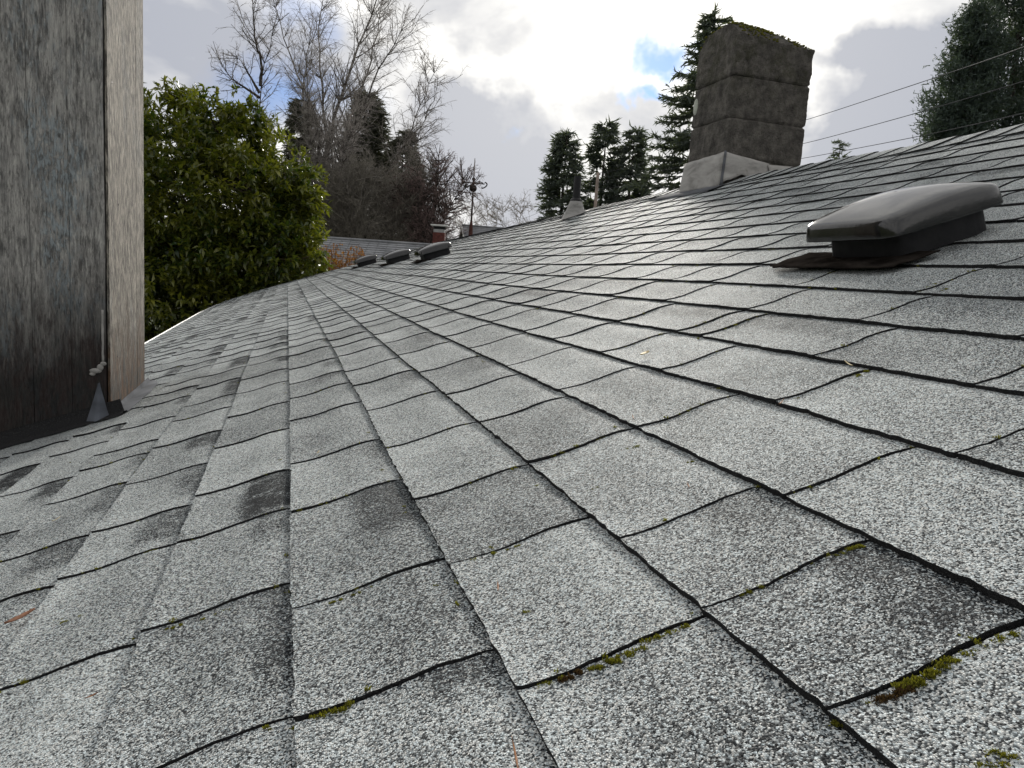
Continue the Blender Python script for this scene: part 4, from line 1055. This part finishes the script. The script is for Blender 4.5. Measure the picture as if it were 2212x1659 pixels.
# weathervane
wd_ = 33.2; Wp = lambda x, y: at(x, y, wd_)
wb = Wp(1016, 515); wv_ = thing('weathervane', 'dark weathervane with ball, scrolled arrow and thin spire on a rusty pole', 'weathervane', wb)
M_IRON = plain('dark_iron', (.035, .028, .026), .6, .4, .3, 20, .2); M_RUST = plain('rusty_pole', (.09, .032, .024), .8, .1, .35, 14, .3)
ztop_ = Wp(1016, 345)[2]; zf = lambda y: wb[2] + (Wp(1016, y)[2] - wb[2]); cx = lambda y: np.array((wb[0], wb[1], zf(y)))
g = MB(); g.tube([cx(530), cx(490), cx(478)], [.11, .080, .050], 8); g.obj('base', M_RUST, wv_); g = MB(); g.tube([cx(478), cx(418)], [.045, .035], 8); g.obj('pole', M_IRON, wv_)
g = MB(); g.ball(cx(408), .17, 12, 8); g.ball(cx(389), .085, 10, 6); g.tube([cx(418), cx(378)], .03, 8); g.obj('ball', M_IRON, wv_, smooth=True)
g = MB(); c = cx(397); dA = RH * .98 + FH * .2; dB = FH * .98 - RH * .2
g.tube([c - dA * .55, c + dA * .5], .026, 6); g.tube([c - dB * .45, c + dB * .45], .022, 6)
g.add([c - dA * .42 + (0, 0, .13), c - dA * .72 + (0, 0, .02), c - dA * .42 - (0, 0, .09), c - dA * .50 + (0, 0, .02)], [(0, 1, 2, 3)]) if 0 else None
g.box(c - dA * .50 + (0, 0, .03), dA * .045, FH * .012, (0, 0, .13)); g.box(c - dA * .40 + (0, 0, .01), dA * .03, FH * .012, (0, 0, .07)); g.ball(c - dA * .50 + (0, 0, .17), .05)
sc = [c + dA * (.50 + .11 * math.sin(q)) + np.array((0, 0, .13 * math.cos(q * .75) - .06)) for q in np.linspace(0, 5.2, 14)]
g.tube(sc, .028, 6); g.tube([c + dA * .1 + (0, 0, .02), c + dA * .25 + (0, 0, .10), c + dA * .42 + (0, 0, .03)], .02, 6); g.obj('arrow', M_IRON, wv_)
g = MB(); g.tube([cx(380), cx(345)], [.03, .016], 6); g.obj('spire', plain('pale_spire', (.35, .33, .31), .5, .3, .2, 10, 0), wv_)

# ------------------------------------------------------------------ utility pole and wires
ud = 57.; ub = at(1286, 445, ud); ut = at(1288, 374, ud)
up_ = thing('utility_pole', 'thin weathered tan utility pole in front of the dark conifers', 'utility pole', (ub[0], ub[1], GZ))
g = MB(); g.tube([(ub[0], ub[1], GZ), (ub[0], ub[1], (GZ + ut[2]) / 2), (ub[0], ub[1], ut[2])], [.15, .135, .115], 12); g.obj('pole', plain('pole_wood', (.25, .20, .17), .85, 0, .25, 3, .3), up_, smooth=True)
g = MB()
for q in (.12, .7, 1.25): g.ball((ub[0] + .14, ub[1] - .05, ut[2] - q), .06, 8, 6, (1, 1, 1.4))
g.obj('insulators', M_GR, up_)
M_WIRE = plain('grey_cable', (.05, .05, .058), .8, 0, .1, 5, 0)
wires = [(((1735, 262), (2041, 161), (2212, 103)), 24, 12.5, .12, 'highest overhead wire, sloping across the sky beside the block chimney', .009), (((1737, 311), (1972, 247), (2212, 177)), 25, 13, .7, 'middle overhead wire, sloping across the sky beside the block chimney', .009), (((1737, 342), (1980, 296), (2212, 246)), 26, 14, 1.25, 'lowest overhead wire, skimming the ridge beside the block chimney', .009)]
for pts, da, db, q, lab, r_ in wires:
    a = at(*pts[0], da); m_ = at(*pts[1], (da * db * 2 / (da + db)) * 1.02); b = at(*pts[2], db); pole_p = np.array((ub[0] + .14, ub[1] - .05, ut[2] - q))
    ext = b + (b - m_) * 1.3 + np.array((0, 0, .15)); ctl = [pole_p, a, m_, b, ext]; P = []
    kn = np.cumsum([0] + [np.linalg.norm(ctl[i + 1] - ctl[i]) for i in range(4)]); tt = np.linspace(0, kn[-1], 60)
    sm = np.stack([np.interp(tt, kn, [c_[k] for c_ in ctl]) for k in range(3)], -1)
    for _ in range(6): sm[1:-1] = (sm[:-2] + 2 * sm[1:-1] + sm[2:]) / 4
    g = MB(); g.tube(sm, r_, 6); tag(g.obj('overhead_wire', M_WIRE, None, origin=pole_p), lab, 'wire', 'overhead wires running from the utility pole')
for (x, y), q, lab in (((1960, 868), .12, 'upper faint wire running away from the utility pole towards the pale bare tree'), ((1900, 905), 1.0, 'lower faint wire running away from the utility pole towards the pale bare tree')):
    far = at(x / 1.823, y / 1.823, 100); p0 = np.array((ub[0] - .14, ub[1] - .05, ut[2] - q)); sm = [p0 + (far - p0) * t_ - np.array((0, 0, 1.2 * 4 * t_ * (1 - t_))) for t_ in np.linspace(0, 1, 20)]
    g = MB(); g.tube(sm, .012, 6); tag(g.obj('overhead_wire', M_WIRE, None, origin=p0), lab, 'wire', 'overhead wires running from the utility pole')
